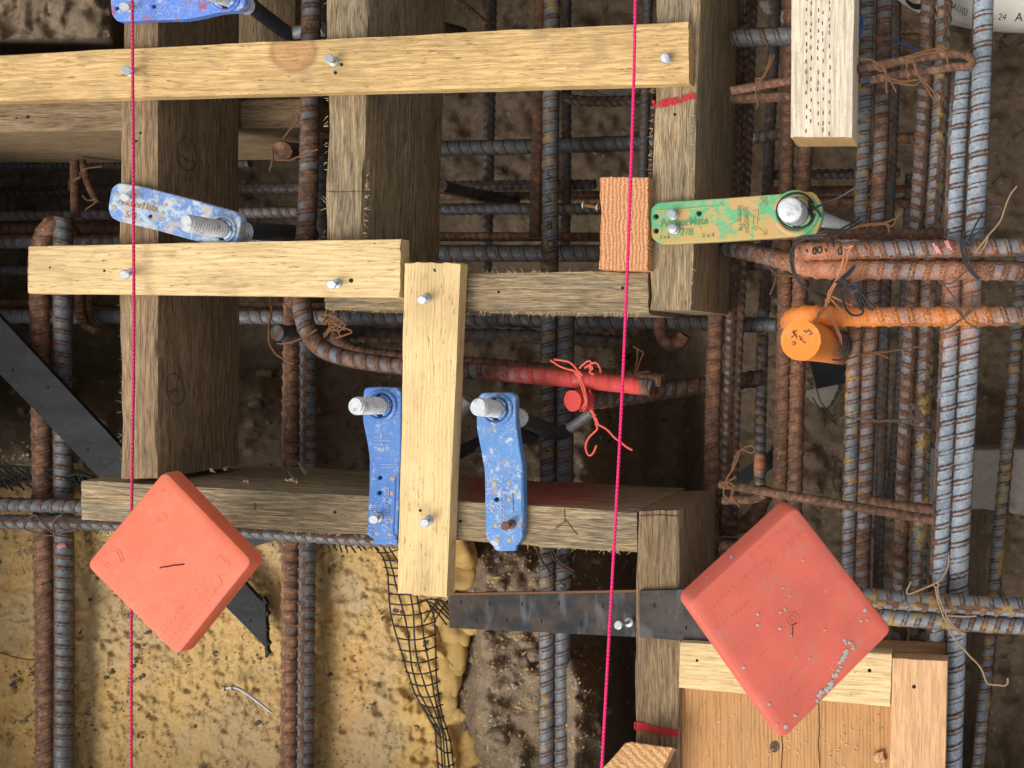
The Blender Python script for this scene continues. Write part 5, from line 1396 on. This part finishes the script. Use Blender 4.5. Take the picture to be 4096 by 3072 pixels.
def diag_net(x0, x1, y0, y1, z, n, wire=0.0009, tilt=0.7):
    g = []
    for i in range(n):
        xa = x0 + (x1 - x0) * i / (n - 1)
        C, s_ = resample([W(xa, y0 + random.uniform(-6, 6), z + 0.004), W(xa + (y1 - y0) * tilt * 0.5 + random.uniform(-5, 5), (y0 + y1) / 2, z + 0.007), W(xa + (y1 - y0) * tilt + random.uniform(-8, 8), y1 + random.uniform(-8, 8), z)], 0.004)
        g.append(tubegeo(C, wire, 5))
        if i % 2 == 0:
            C, s_ = resample([W(xa + (y1 - y0) * 0.5, y0, z + 0.005), W(xa - 4, y1 - 12, z + 0.004)], 0.004); g.append(tubegeo(C, wire, 5))
    C, s_ = resample([W(x0 - 20, y0 + 4, z + 0.006), W((x0 + x1) / 2, y0 - 4, z + 0.006), W(x1 + 30, y0 + 12, z + 0.006)], 0.004); g.append(tubegeo(C, wire * 1.3, 6))
    return join(g)
random.seed(5)
o = mk("plastic_netting", *diag_net(-140, 210, 1868, 1955, FZ + 0.024, 15, tilt=1.1), MAT['netting']); tag(o, "black netting scrap crossing behind the rusty and blue-grey bars above the foam", "netting", "black plastic netting")
o = mk("plastic_netting", *diag_net(1240, 1480, 2158, 2205, FZ + 0.03, 11, tilt=0.8), MAT['netting']); tag(o, "black netting folded along the underside of the long timber", "netting", "black plastic netting")
o = mk("plastic_netting", *diag_net(285, 345, 1900, 1985, FZ + 0.024, 4, tilt=0.6), MAT['netting']); tag(o, "small black netting corner beside the blue-grey bar and timber end", "netting", "black plastic netting")
o = mk("plastic_netting", *diag_net(1700, 1760, 2400, 2500, FZ + 0.035, 4, tilt=0.9), MAT['netting']); tag(o, "torn black netting corner under the lower end of the upright board", "netting", "black plastic netting")

# ------------------------------------------------------------------ tie wires
def wire(label, lines, z, mat, r=0.00095, group="tie wires"):
    g = []
    for ln in lines:
        P = [W(q[0], q[1], (q[2] if len(q) > 2 else z)) for q in ln]
        C, s_ = resample(P, 0.0022)
        C = C + 0.0009 * np.stack([fbm(np.stack([s_ * 110, s_ * 0 + len(g) * 3.3 + P[0].x * 50, s_ * 0 + q_], 1), 3) for q_ in (1.0, 4.0, 8.0)], 1)
        g.append(tubegeo(C, r * 0.88, 8))
    o = mk("tie_wire", *join(g), MAT[mat]); return tag(o, label, "tie wire", group)
def twist(a_, b_, n, amp):
    out = ([], [])
    for k_ in range(2):
        for i in range(n * 8 + 1):
            t = i / (n * 8); ph = 2 * math.pi * n * t + math.pi * k_
            dx, dy = b_[0] - a_[0], b_[1] - a_[1]; L_ = math.hypot(dx, dy)
            out[k_].append((a_[0] + dx * t - dy / L_ * amp * math.sin(ph), a_[1] + dy * t + dx / L_ * amp * math.sin(ph)))
    return list(out)
def off(ln, dx, dy): return [(q[0] + dx, q[1] + dy) + tuple(q[2:]) for q in ln]
zt = 0.022
wl = [(3386, 994, zt), (3374, 985, zt), (3372, 1045, zt + .004), (3347, 1117, zt), (3314, 1171, zt), (3310, 1207, zt)]
wire("orange sprayed wire tying the fat painted bar to the cut bar", [wl, [(3386, 994, zt), (3410, 980, zt), (3392, 1010, zt), (3384, 1050, zt), (3352, 1120, zt), (3322, 1175, zt), (3314, 1210, zt)],
      [(3289, 1233, zt), (3256, 1287, .06)], [(3295, 1236, zt), (3264, 1290, .06)], [(3303, 1240, zt + .012), (3335, 1300, .03), (3358, 1350, .0), (3356, 1385, -.03)], [(3310, 1240, zt + .012), (3342, 1300, .03), (3364, 1350, .0), (3360, 1395, -.03)],
      [(3328, 1186, zt), (3408, 1222, zt)], [(3325, 1196, zt), (3362, 1240, zt + .01), (3392, 1276, zt + .02)]] + [[(x + .0, y, zt) for x, y in q] for q in twist((3312, 1195), (3300, 1240), 3, 8)], zt, 'w_orange')
zb = 0.012
loop1 = [(3184 + 76 * math.cos(a_), 843 + 72 * math.sin(a_)) for a_ in np.linspace(0.2, 5.9, 26)]
wire("black wire looped round the bolt in the green holder with a long tail", [loop1 + [(3236, 800), (3240, 832)], twist((3244, 822), (3262, 836), 2, 6)[0], [(3240, 834), (3246, 862), (3252, 876)], [(3252, 830), (3276, 852), (3284, 868)],
      [(3252, 838, .016), (3300, 812, .03), (3360, 786, .04), (3465, 728, .05)]], zb, 'w_black', 0.0012)
lp = [(3440, 875, .01), (3393, 902, .02), (3340, 930, .026), (3274, 940, .026), (3195, 951, .026), (3162, 1019, .024), (3177, 1102, .02), (3238, 1160, .016), (3303, 1186, .01)]
wire("doubled black wire loop sweeping from the bolt foot down to the orange knot", [lp, off(lp, 10, 8), [(3300, 950, .03), (3318, 945, .035), (3330, 962, .03), (3338, 985, .022)]], zt, 'w_black', 0.0012)
random.seed(11)
tang = [[(3365, 1113), (3392, 1085), (3418, 1062)], [(3372, 1118), (3400, 1092), (3420, 1066)]]
for i in range(5): tang.append([(3350 + random.uniform(-10, 10), 1140 + random.uniform(-14, 14)), (3375 + random.uniform(-8, 8), 1122 + random.uniform(-8, 8)), (3400 + random.uniform(-8, 8), 1150 + random.uniform(-12, 12)), (3425 + random.uniform(-6, 6), 1140 + random.uniform(-8, 8)), (3436, 1165)])
tang += [[(3433, 1160), (3455, 1185), (3480, 1215), (3502, 1236)], [(3428, 1166), (3450, 1200), (3470, 1230), (3496, 1240)], [(3365, 1168), (3383, 1233), (3412, 1262), (3448, 1258), (3452, 1240), (3440, 1205), (3426, 1172)], [(3420, 1170), (3432, 1210), (3444, 1240)]]
wire("black tangle of wire ends above the orange sprayed bar", tang, 0.028, 'w_black', 0.0012)
wire("thin rusty wire wrapped round the cut end by the cross plank", [[(1133, 557), (1160, 520), (1183, 494), (1193, 462), (1182, 450), (1170, 454)], [(1089, 601), (1092, 633), (1086, 660), (1076, 684)], [(1105, 640), (1160, 640), (1203, 622), (1272, 595)]], -0.035, 'w_rust')
wire("rusty wire looping round the sloping dark bar's cut end", [[(1089, 1180, -.05), (1084, 1250, -.04), (1076, 1316), (1080, 1370), (1110, 1420), (1177, 1456)], [(1110, 1372), (1150, 1372), (1203, 1354), (1266, 1316)]], -0.03, 'w_rust')
tg = []
for i in range(9):
    cx_, cy_ = 1350 + random.uniform(-30, 30), 1300 + random.uniform(-25, 25)
    tg.append([(cx_ + random.uniform(-45, 45), cy_ + random.uniform(-38, 38)) for _ in range(4)])
wire("rusty wire tangle where the bent bar turns level", tg, -0.02, 'w_rust', 0.0011)
zr = -0.012
wire("red sprayed wire knotted round the red bar end with a curled tail", [[(2203, 1441), (2250, 1468), (2291, 1480), (2310, 1492)], [(2219, 1436), (2275, 1446), (2304, 1470), (2310, 1487)], circ(2311, 1493, 10, 9), circ(2318, 1497, 9, 8),
      [(2319, 1474), (2348, 1446), (2366, 1448), (2360, 1480)], [(2340, 1470), (2380, 1450), (2398, 1470), (2402, 1490, -.03)], [(2350, 1460), (2372, 1470), (2358, 1490), (2376, 1496)],
      [(2313, 1505), (2330, 1555), (2341, 1605), (2330, 1632, -.03)], [(2318, 1503), (2338, 1555), (2347, 1610), (2336, 1640, -.03)], [(2360, 1560, -.04), (2372, 1600, -.05), (2364, 1640, -.05), (2320, 1644, -.04)],
      [(2382, 1690), (2391, 1714), (2378, 1730), (2355, 1755), (2341, 1788), (2350, 1815), (2362, 1823), (2376, 1808), (2385, 1781)], [(2391, 1697), (2430, 1720), (2470, 1762), (2530, 1800)]] + twist((2365, 1640), (2393, 1700), 3, 6), zr, 'w_red', 0.00115)
zw = 0.018
wire("brown cross tie over the orange bar and bright twin uprights", [[(3756, 1120), (3800, 1170), (3829, 1215), (3854, 1272), (3890, 1305), (3924, 1323)], [(3924, 1215), (3890, 1240), (3854, 1272), (3800, 1310), (3759, 1323)], [(3750, 1120), (3780, 1132), (3810, 1133), (3862, 1082)], [(3893, 1165), (3884, 1220), (3854, 1270)],
      [(3779, 1215), (3810, 1225), (3854, 1272), (3865, 1290)]], zw, 'w_brown')
wire("black wire bundle wrapped over the two thick bars at the bright upright", [[(3780, 945), (3820, 955), (3861, 981), (3890, 990)], [(3861, 981), (3899, 911), (3937, 848), (3981, 823), (4013, 842), (3990, 880), (3956, 899), (3900, 940), (3872, 966)], [(3848, 960), (3852, 1010), (3880, 1076), (3918, 1117)], [(3856, 960), (3862, 1010), (3890, 1076), (3924, 1115)],
      [(3842, 965), (3848, 1020), (3872, 1080), (3912, 1120)], circ(3866, 974, 14, 12), [(3880, 965), (3890, 985)]], 0.018, 'w_black')
wire("tan wire with a tall free end beside the black bundle", [[(3905, 1013), (3930, 975), (3949, 949), (4000, 886), (4022, 830), (4032, 797), (4066, 747)], [(3915, 1016), (3940, 980), (3953, 945)], [(3896, 1012), (3924, 980), (3946, 950)]], 0.02, 'w_tan')
cl = [off(q, 0, 0) for q in twist((3367, 1668), (3506, 1684), 4, 4)] + twist((3506, 1684), (3650, 1680), 5, 4)
for i in range(8): cl.append([(3670 + random.uniform(-40, 30), 1650 + random.uniform(-45, 50)) for _ in range(4)])
cl += [[(3660, 1700), (3690, 1712), (3724, 1718)], [(3662, 1706), (3692, 1718), (3722, 1724)]]
wire("dark twisted tie wire with a curly cluster spanning two bar pairs", cl, -0.03, 'w_brown')
wire("brown wire strung from the fat painted bar to the next pair", [[(3330, 1440, .0), (3386, 1437, -.02), (3440, 1420), (3500, 1411), (3560, 1405), (3600, 1396), (3677, 1386), (3700, 1370)], [(3500, 1408), (3530, 1420), (3555, 1434)]] + [[(x, y) for x, y in q] for q in twist((3495, 1408), (3530, 1422), 2, 6)], -0.03, 'w_rust')
zq = 0.0
wire("rusty looped wire at the wired end of the sloping tie bar", [[(2892, 1949), (2908, 1915), (2924, 1886), (2949, 1816), (2993, 1785), (3018, 1790), (3020, 1804), (3000, 1810), (2968, 1794)], [(2900, 1945), (2916, 1905), (2936, 1870), (2958, 1812)], circ(2900, 1940, 14, 12), [(2905, 1940), (2935, 1960), (2918, 2000), (2910, 2016)], [(2910, 1925), (2938, 1945), (2925, 1975), (2960, 2028)], [(2896, 1940), (2896, 1975), (2912, 1995)],
      [(2918, 1920), (2936, 1912), (2940, 1902)]], zq + .01, 'w_rust')
wire("rusty wire knots on the hooked tie bar beside the plastic pipe", [[(3432, 240), (3477, 238), (3519, 259), (3542, 278), (3548, 372)], circ(3524, 268, 14, 16), [(3526, 275), (3550, 300), (3587, 369)], [(3639, 233), (3624, 275), (3625, 300), (3638, 318)], circ(3640, 236, 14, 12), [(3649, 246), (3670, 300), (3688, 324), (3733, 398)], [(3656, 246), (3684, 310), (3752, 388)],
      [(3623, 227), (3700, 205), (3768, 197), (3794, 256)], [(3640, 230), (3720, 212), (3780, 206), (3790, 250)], [(3801, 207), (3859, 223), (3885, 259), (3880, 290)], [(3535, 307), (3607, 324), (3671, 320)], [(3545, 320), (3620, 336), (3660, 340), (3676, 330)]], 0.018, 'w_rust')
wire("rusty wire dangling over the tie bar next to the joist", [[(3095, 218), (3082, 250), (3069, 278), (3050, 310), (3031, 329), (3025, 380), (3032, 410), (3025, 437)], [(3085, 220), (3070, 262), (3060, 300), (3036, 325)], circ(3034, 322, 12, 10)], 0.016, 'w_rust')
wire("tan wire crossing both yellow-grey bars with a long bent tail", [[(3797, 2218), (3795, 2260), (3778, 2300), (3734, 2338), (3683, 2357), (3633, 2376), (3626, 2362), (3645, 2326)], [(3740, 2345), (3752, 2400), (3766, 2440), (3785, 2484), (3810, 2541), (3873, 2617), (3924, 2674), (3942, 2720), (3955, 2737), (3990, 2740), (4022, 2743), (4033, 2728), (4031, 2712)], [(3748, 2345), (3760, 2400), (3774, 2440), (3792, 2484)],
      [(3785, 2470), (3800, 2500), (3830, 2530), (3858, 2540)], [(3790, 2464), (3812, 2500), (3840, 2525), (3860, 2534)], [(3790, 2460), (3840, 2466), (3905, 2464)], circ(3744, 2340, 12, 9)], 0.020, 'w_tan')
wire("brown wire loop tying the level bar to the blue-grey upright on foam", [[(221, 2142), (160, 2135), (101, 2117), (98, 2095), (108, 2079), (139, 2060), (170, 2090), (221, 2142)], [(221, 2142), (253, 2130), (310, 2117)], [(221, 2142), (212, 2100), (228, 2070), (250, 2058)], [(221, 2142), (260, 2150), (290, 2160)]], -0.152, 'w_brown')
wire("dark doubled wire round the stamped bar below the timber", [[(2148, 2195), (2166, 2240), (2200, 2290)], [(2200, 2195), (2215, 2230), (2240, 2260), (2292, 2295)], [(2210, 2192), (2225, 2226), (2250, 2252), (2296, 2284)], [(2160, 2190), (2200, 2200), (2230, 2190)]], -0.158, 'w_brown', 0.0013)
wire("thin rusty wire lying across the foam at the frame edge", [[(-40, 2600), (0, 2611), (63, 2630), (120, 2638), (165, 2636)]], FZ + 0.012, 'w_rust')
wire("rusty wire scrap hanging over the pit near the hot pink string", [[(2530, 1384), (2552, 1396), (2574, 1410), (2560, 1440), (2545, 1490)], [(2552, 1396), (2548, 1450), (2540, 1500)], [(2540, 1500), (2560, 1490), (2600, 1484)]], -0.08, 'w_rust')
wire("rusty wire around the bar beside the first cage uprights", [[(3066, 1060), (3090, 1085), (3107, 1100), (3150, 1100), (3240, 1108)], [(3107, 1100), (3095, 1140), (3080, 1180)], [(3115, 1108), (3180, 1104), (3236, 1116)]], -0.06, 'w_rust')
wire("rusty wire across the cage just under the green holder's bolt", [[(3400, 905), (3470, 895), (3545, 890), (3590, 868), (3610, 848)], [(3545, 890), (3570, 905), (3600, 852)], [(3400, 912), (3460, 905), (3540, 896), (3560, 930)]], 0.0, 'w_rust')
wire("rusty wires binding the thin slanting bars under the plank", [[(280, 760, -.2), (276, 730), (300, 715), (320, 705), (318, 690)], [(284, 735), (300, 722), (322, 712)], [(330, 680), (360, 672), (410, 665)], [(330, 780), (350, 800), (392, 800), (340, 840)]], -0.205, 'w_rust')
wire("brown wires trailing deep in the cage beside the steel plate", [[(3260, 1540), (3280, 1600), (3310, 1640), (3345, 1700)], [(3250, 1590), (3290, 1650), (3350, 1700)], [(3325, 1820), (3340, 1860), (3330, 1930), (3350, 1965)]], -0.28, 'w_brown')
o = wire("blue wire loop beside the edge of the treated lumber", [[(3425, 30), (3448, 70), (3449, 110), (3435, 162), (3420, 195)], [(3420, 60), (3440, 100), (3430, 150)]], -0.02, 'w_blue', 0.0015); o.name = "blue_wire"
o = wire("blue wire crossing deep behind the cage under the pipe", [[(3568, 168), (3623, 178), (3678, 207)], [(3560, 215), (3590, 228)]], -0.12, 'w_blue', 0.0015); o.name = "blue_wire.001"

# ------------------------------------------------------------------ plastic pipe with an elbow
pp = empty("plastic_pipe", W(3900, 0, -0.16)); tag(pp, "cream plastic drain pipe bend with printed numbers crossing behind the bright rebar", "pipe")
zp = -0.165
body = tube("pipe_bend", [W(3600, -170, zp), W(3700, -90, zp), W(3830, -38, zp), W(3980, -12, zp), (W(4130, -6, zp)), W(4400, -4, zp)], 133 * PX(zp), MAT['pvc'], pp, 0.006, 48)
tube("pipe_neck", [W(3720, -90, zp + 0.0), W(3690, -40, zp + 0.03), W(3684, -34, zp + 0.036)], 66 * PX(zp), MAT['pvc'], pp, 0.004, 40)
ringc = W(3694, -34, zp + 0.034)
g = ringgeo((0, 0, 0), 64 * PX(zp), 78 * PX(zp), 0.006, 48)
tl = Matrix.Translation(ringc) @ Matrix.Rotation(R(-24), 4, 'Y') @ Matrix.Rotation(R(-14), 4, 'X')
mk("seal_ring", [tuple(tl @ Vector(v)) for v in g[0]], g[1], MAT['rubber'], pp)
neck = thread(tl @ Vector((0, 0, -0.01)), tl @ Vector((-0.004, 0.0, 0.02)), 63 * PX(zp), 0.01, False)
mk("pipe_end", *neck, MAT['pvc'], pp)
printed("printed_lettering", body, [((": 1903A1103", 40, 3752, 6, -27), dict(squeeze=0.62, slant=-0.15)), ((": 24", 36, 3972, 76, -4), dict(squeeze=0.95, slant=0.2)), (("A", 50, 4058, 84, 0), dict(squeeze=0.95, slant=0.15))], MAT['ink'], 0.0006, pp)

# ------------------------------------------------------------------ concrete scraps and small debris
def slab(name, poly, z, th, mat, label, cat):
    P = [W(x, y, z) for x, y in poly]; n = 0
    pts = []
    for i in range(len(P)):
        a_, b_ = P[i], P[(i + 1) % len(P)]
        for k_ in range(10):
            q = a_.lerp(b_, k_ / 10); pts.append((q.x + random.gauss(0, 0.0008), q.y + random.gauss(0, 0.0008)))
    A = np.array(pts); m = len(A); c = A.mean(0)
    V = np.concatenate([np.column_stack([c + (A - c) * f, np.full(m, z + dz)]) for f, dz in ((0.5, 0.001), (0.96, 0.0), (1.0, -0.004), (1.02, -th))])
    F = [tuple(range(m))]
    for k_ in range(3):
        for i in range(m): F.append((k_ * m + i, (k_ + 1) * m + i, (k_ + 1) * m + (i + 1) % m, k_ * m + (i + 1) % m))
    o = mk(name, V, F, MAT[mat], smooth=False)
    return tag(o, label, cat)
slab("concrete_slab", [(3700, 1788), (4330, 1800), (4330, 2060), (4095, 2062), (3990, 2040), (3700, 2034)], -0.34, 0.04, 'concrete', "pale concrete slab under the slanting blue rebar", "concrete slab")
slab("concrete_chunk", [(3222, 1560), (3350, 1530), (3355, 1560), (3310, 1632), (3280, 1630), (3220, 1590)], -0.38, 0.03, 'concrete', "pale concrete chunk deep below the steel plate in the cage", "concrete chunk")
slab("concrete_chunk", [(2350, 345), (2560, 335), (2555, 365), (2480, 385), (2400, 372)], -0.36, 0.03, 'concrete', "pale concrete chunk under the knotty board near the hot pink string", "concrete chunk")
slab("plaster_scrap", [(3040, 5), (3076, 8), (3078, 48), (3066, 52), (3040, 26)], -0.2, 0.004, 'white', "whitish scrap caught between the first cage uprights", "scrap")
slab("plaster_scrap", [(3124, 45), (3136, 50), (3132, 90), (3122, 92)], -0.2, 0.004, 'white', "narrow whitish scrap beside the treated lumber", "scrap")
slab("wood_shaving", [(3500, 3020), (3530, 3000), (3542, 3045), (3520, 3058), (3498, 3040)], -0.0035, 0.003, 'fir', "curled pale wood shaving on the brown panel", "wood shaving")
# crumbs of foam, sawdust and small stones
random.seed(3)
g = []
def crumb(x, y, z, r_, el=1.0):
    c = W(x, y, z); a_ = random.random() * 6.28; V = []
    for (dx, dy, dz) in ((1, 0, 0), (-1, 0, 0), (0, 1, 0), (0, -1, 0), (0, 0, 1), (0, 0, -1)):
        px_, py_ = dx * el * random.uniform(0.7, 1.2), dy * random.uniform(0.6, 1.2)
        V.append((c.x + r_ * (px_ * math.cos(a_) - py_ * math.sin(a_)), c.y + r_ * (px_ * math.sin(a_) + py_ * math.cos(a_)), c.z + r_ * 0.7 * dz))
    return V, [(0, 2, 4), (2, 1, 4), (1, 3, 4), (3, 0, 4), (2, 0, 5), (1, 2, 5), (3, 1, 5), (0, 3, 5)]
gb = bvh(ground)
def on_ground(x, y):
    d_ = (W(x, y, 0) - CAM).normalized(); hit, n_, i_, t_2 = gb.ray_cast(CAM, d_)
    return hit.z if hit else -0.3
for _ in range(1900):
    x, y = random.uniform(1830, 2420), random.uniform(2160, 3090)
    if random.random() < (x - 1800) / 900: continue
    g.append(crumb(x, y, on_ground(x, y) + 0.0008, random.choice([0.0006, 0.0008, 0.0011, 0.0015, 0.0022])))
for (x, y) in ((2090, 2618), (1886, 2636), (1950, 2992), (2072, 2830), (1990, 2310)):
    g.append(crumb(x, y, on_ground(x, y) + 0.002, 0.0014, 4.2))
for _ in range(260):
    x, y = random.uniform(-20, 480), random.uniform(1760, 1920)
    g.append(crumb(x, y, on_ground(x, y) + 0.001, random.choice([0.0007, 0.001, 0.0015, 0.0024])))
random.seed(8)
o = mk("foam_crumbs", *join(g), simple("foam_crumb", (0.46, 0.33, 0.14), 0.9, 200, 0.5), smooth=False)
o["kind"] = "stuff"; tag(o, "yellow foam crumbs scattered over the soil beside the netting", "crumbs")
g = []
for _ in range(70):
    x, y = random.uniform(2735, 3545), random.uniform(2860, 3070)
    g.append(crumb(x, y, -0.0068, random.choice([0.0006, 0.0009]), 1.8))
for _ in range(26):
    x, y = random.uniform(1000, 1300), random.uniform(1905, 1925)
for (x, y, z_) in [(1165, 1922, 0.001), (1150, 1918, 0.001), (985, 1924, 0.001), (1180, 1926, 0.001), (850, 1885, -0.03), (840, 1880, -0.04), (905, 1875, -0.05)]:
    for k_ in range(4): g.append(crumb(x + random.uniform(-12, 12), y + random.uniform(-5, 5), z_, random.uniform(0.0004, 0.0008), 3.6))
o = mk("sawdust", *join(g), MAT['firpale'], smooth=False)
o["kind"] = "stuff"; tag(o, "pale sawdust and splinters on the brown panel and long timber", "sawdust")
g = []
for _ in range(420):
    x, y = random.uniform(1500, 4090), random.uniform(0, 3072)
    g.append(crumb(x, y, on_ground(x, y) + 0.001, random.uniform(0.001, 0.0045)))
o = mk("gravel", *join(g), MAT['concrete'], smooth=False)
o["kind"] = "stuff"; tag(o, "small stones and soil clods on the pit floor", "gravel")
g = []
for i in range(260):
    x, y = (random.uniform(1500, 4090), random.uniform(1300, 3072)) if i % 3 else (random.uniform(0, 1700), random.uniform(1480, 1900))
    z_ = on_ground(x, y); r_ = random.choice([0.002, 0.003, 0.004, 0.006, 0.008]) * random.uniform(0.7, 1.3)
    V, F = blob(tuple(W(x, y, z_ + r_ * 0.2)), (r_ * random.uniform(0.8, 1.3), r_ * random.uniform(0.8, 1.3), r_), i, 0.8)
    g.append((V, F))
o = mk("soil_clods", *join(g), MAT['soil'])
o["kind"] = "stuff"; tag(o, "crumbling brown soil clods lying on the pit floor", "clods")
# frayed fibres along the sawn edges of the old timbers
def fray(target, edges, n, mat, ln=(0.0015, 0.0055)):
    g = []
    for (p0, p1, dx, dy) in edges:
        for _ in range(int(n * 0.55)):
            t = random.random(); x, y = p0[0] + (p1[0] - p0[0]) * t, p0[1] + (p1[1] - p0[1]) * t
            L_ = random.uniform(*ln) / PX(0); a_ = random.uniform(-1.1, 1.1)
            ex, ey = dx * math.cos(a_) - dy * math.sin(a_), dx * math.sin(a_) + dy * math.cos(a_)
            P = [W(x - ex * 6, y - ey * 6, 0.0002), W(x + ex * L_ * 0.5, y + ey * L_ * 0.5, random.uniform(-0.001, 0.002)), W(x + ex * L_ + random.uniform(-6, 6), y + ey * L_ + random.uniform(-6, 6), random.uniform(-0.004, 0.002))]
            C = np.array([tuple(q) for q in P]); g.append(tubegeo(C, np.array([0.00022, 0.00016, 0.00006]), 4))
    o = mk("frayed_fibre", *join(g), MAT[mat], target); o['kind'] = 'stuff'; return o
fray(bA, [((1660, 1246), (2590, 1258), 0, 1)], 130, 'firpale')
fray(bA, [((1302, 1238), (1600, 1243), 0, 1)], 34, 'firpale')
fray(bA, [((1860, 1088), (2390, 1086), 0, -1)], 30, 'firpale', (0.001, 0.004))
fray(jM, [((1316, 0), (1298, 950), -1, 0), ((1470, 700), (1456, 1000), 1, 0)], 50, 'firpale', (0.001, 0.005))
fray(jR, [((2772, 420), (2767, 1235), 1, 0), ((2612, 340), (2600, 700), -1, 0)], 40, 'firpale', (0.001, 0.004))
fray(jL, [((484, 1150), (483, 1900), -1, 0)], 40, 'w_tan', (0.001, 0.004))
fray(bB, [((1130, 2124), (1480, 2146), 0, 1), ((2110, 2184), (2540, 2210), 0, 1)], 45, 'firpale', (0.001, 0.004))
fray(b3, [((1614, 1055), (1840, 1057), 0.1, -1), ((1700, 2384), (1790, 2390), 0.2, 1), ((1840, 1060), (1828, 1250), 1, 0.1)], 36, 'firpale', (0.001, 0.004))
fray(b2, [((120, 986), (420, 980), -0.2, -1)], 36, 'firpale', (0.001, 0.003))
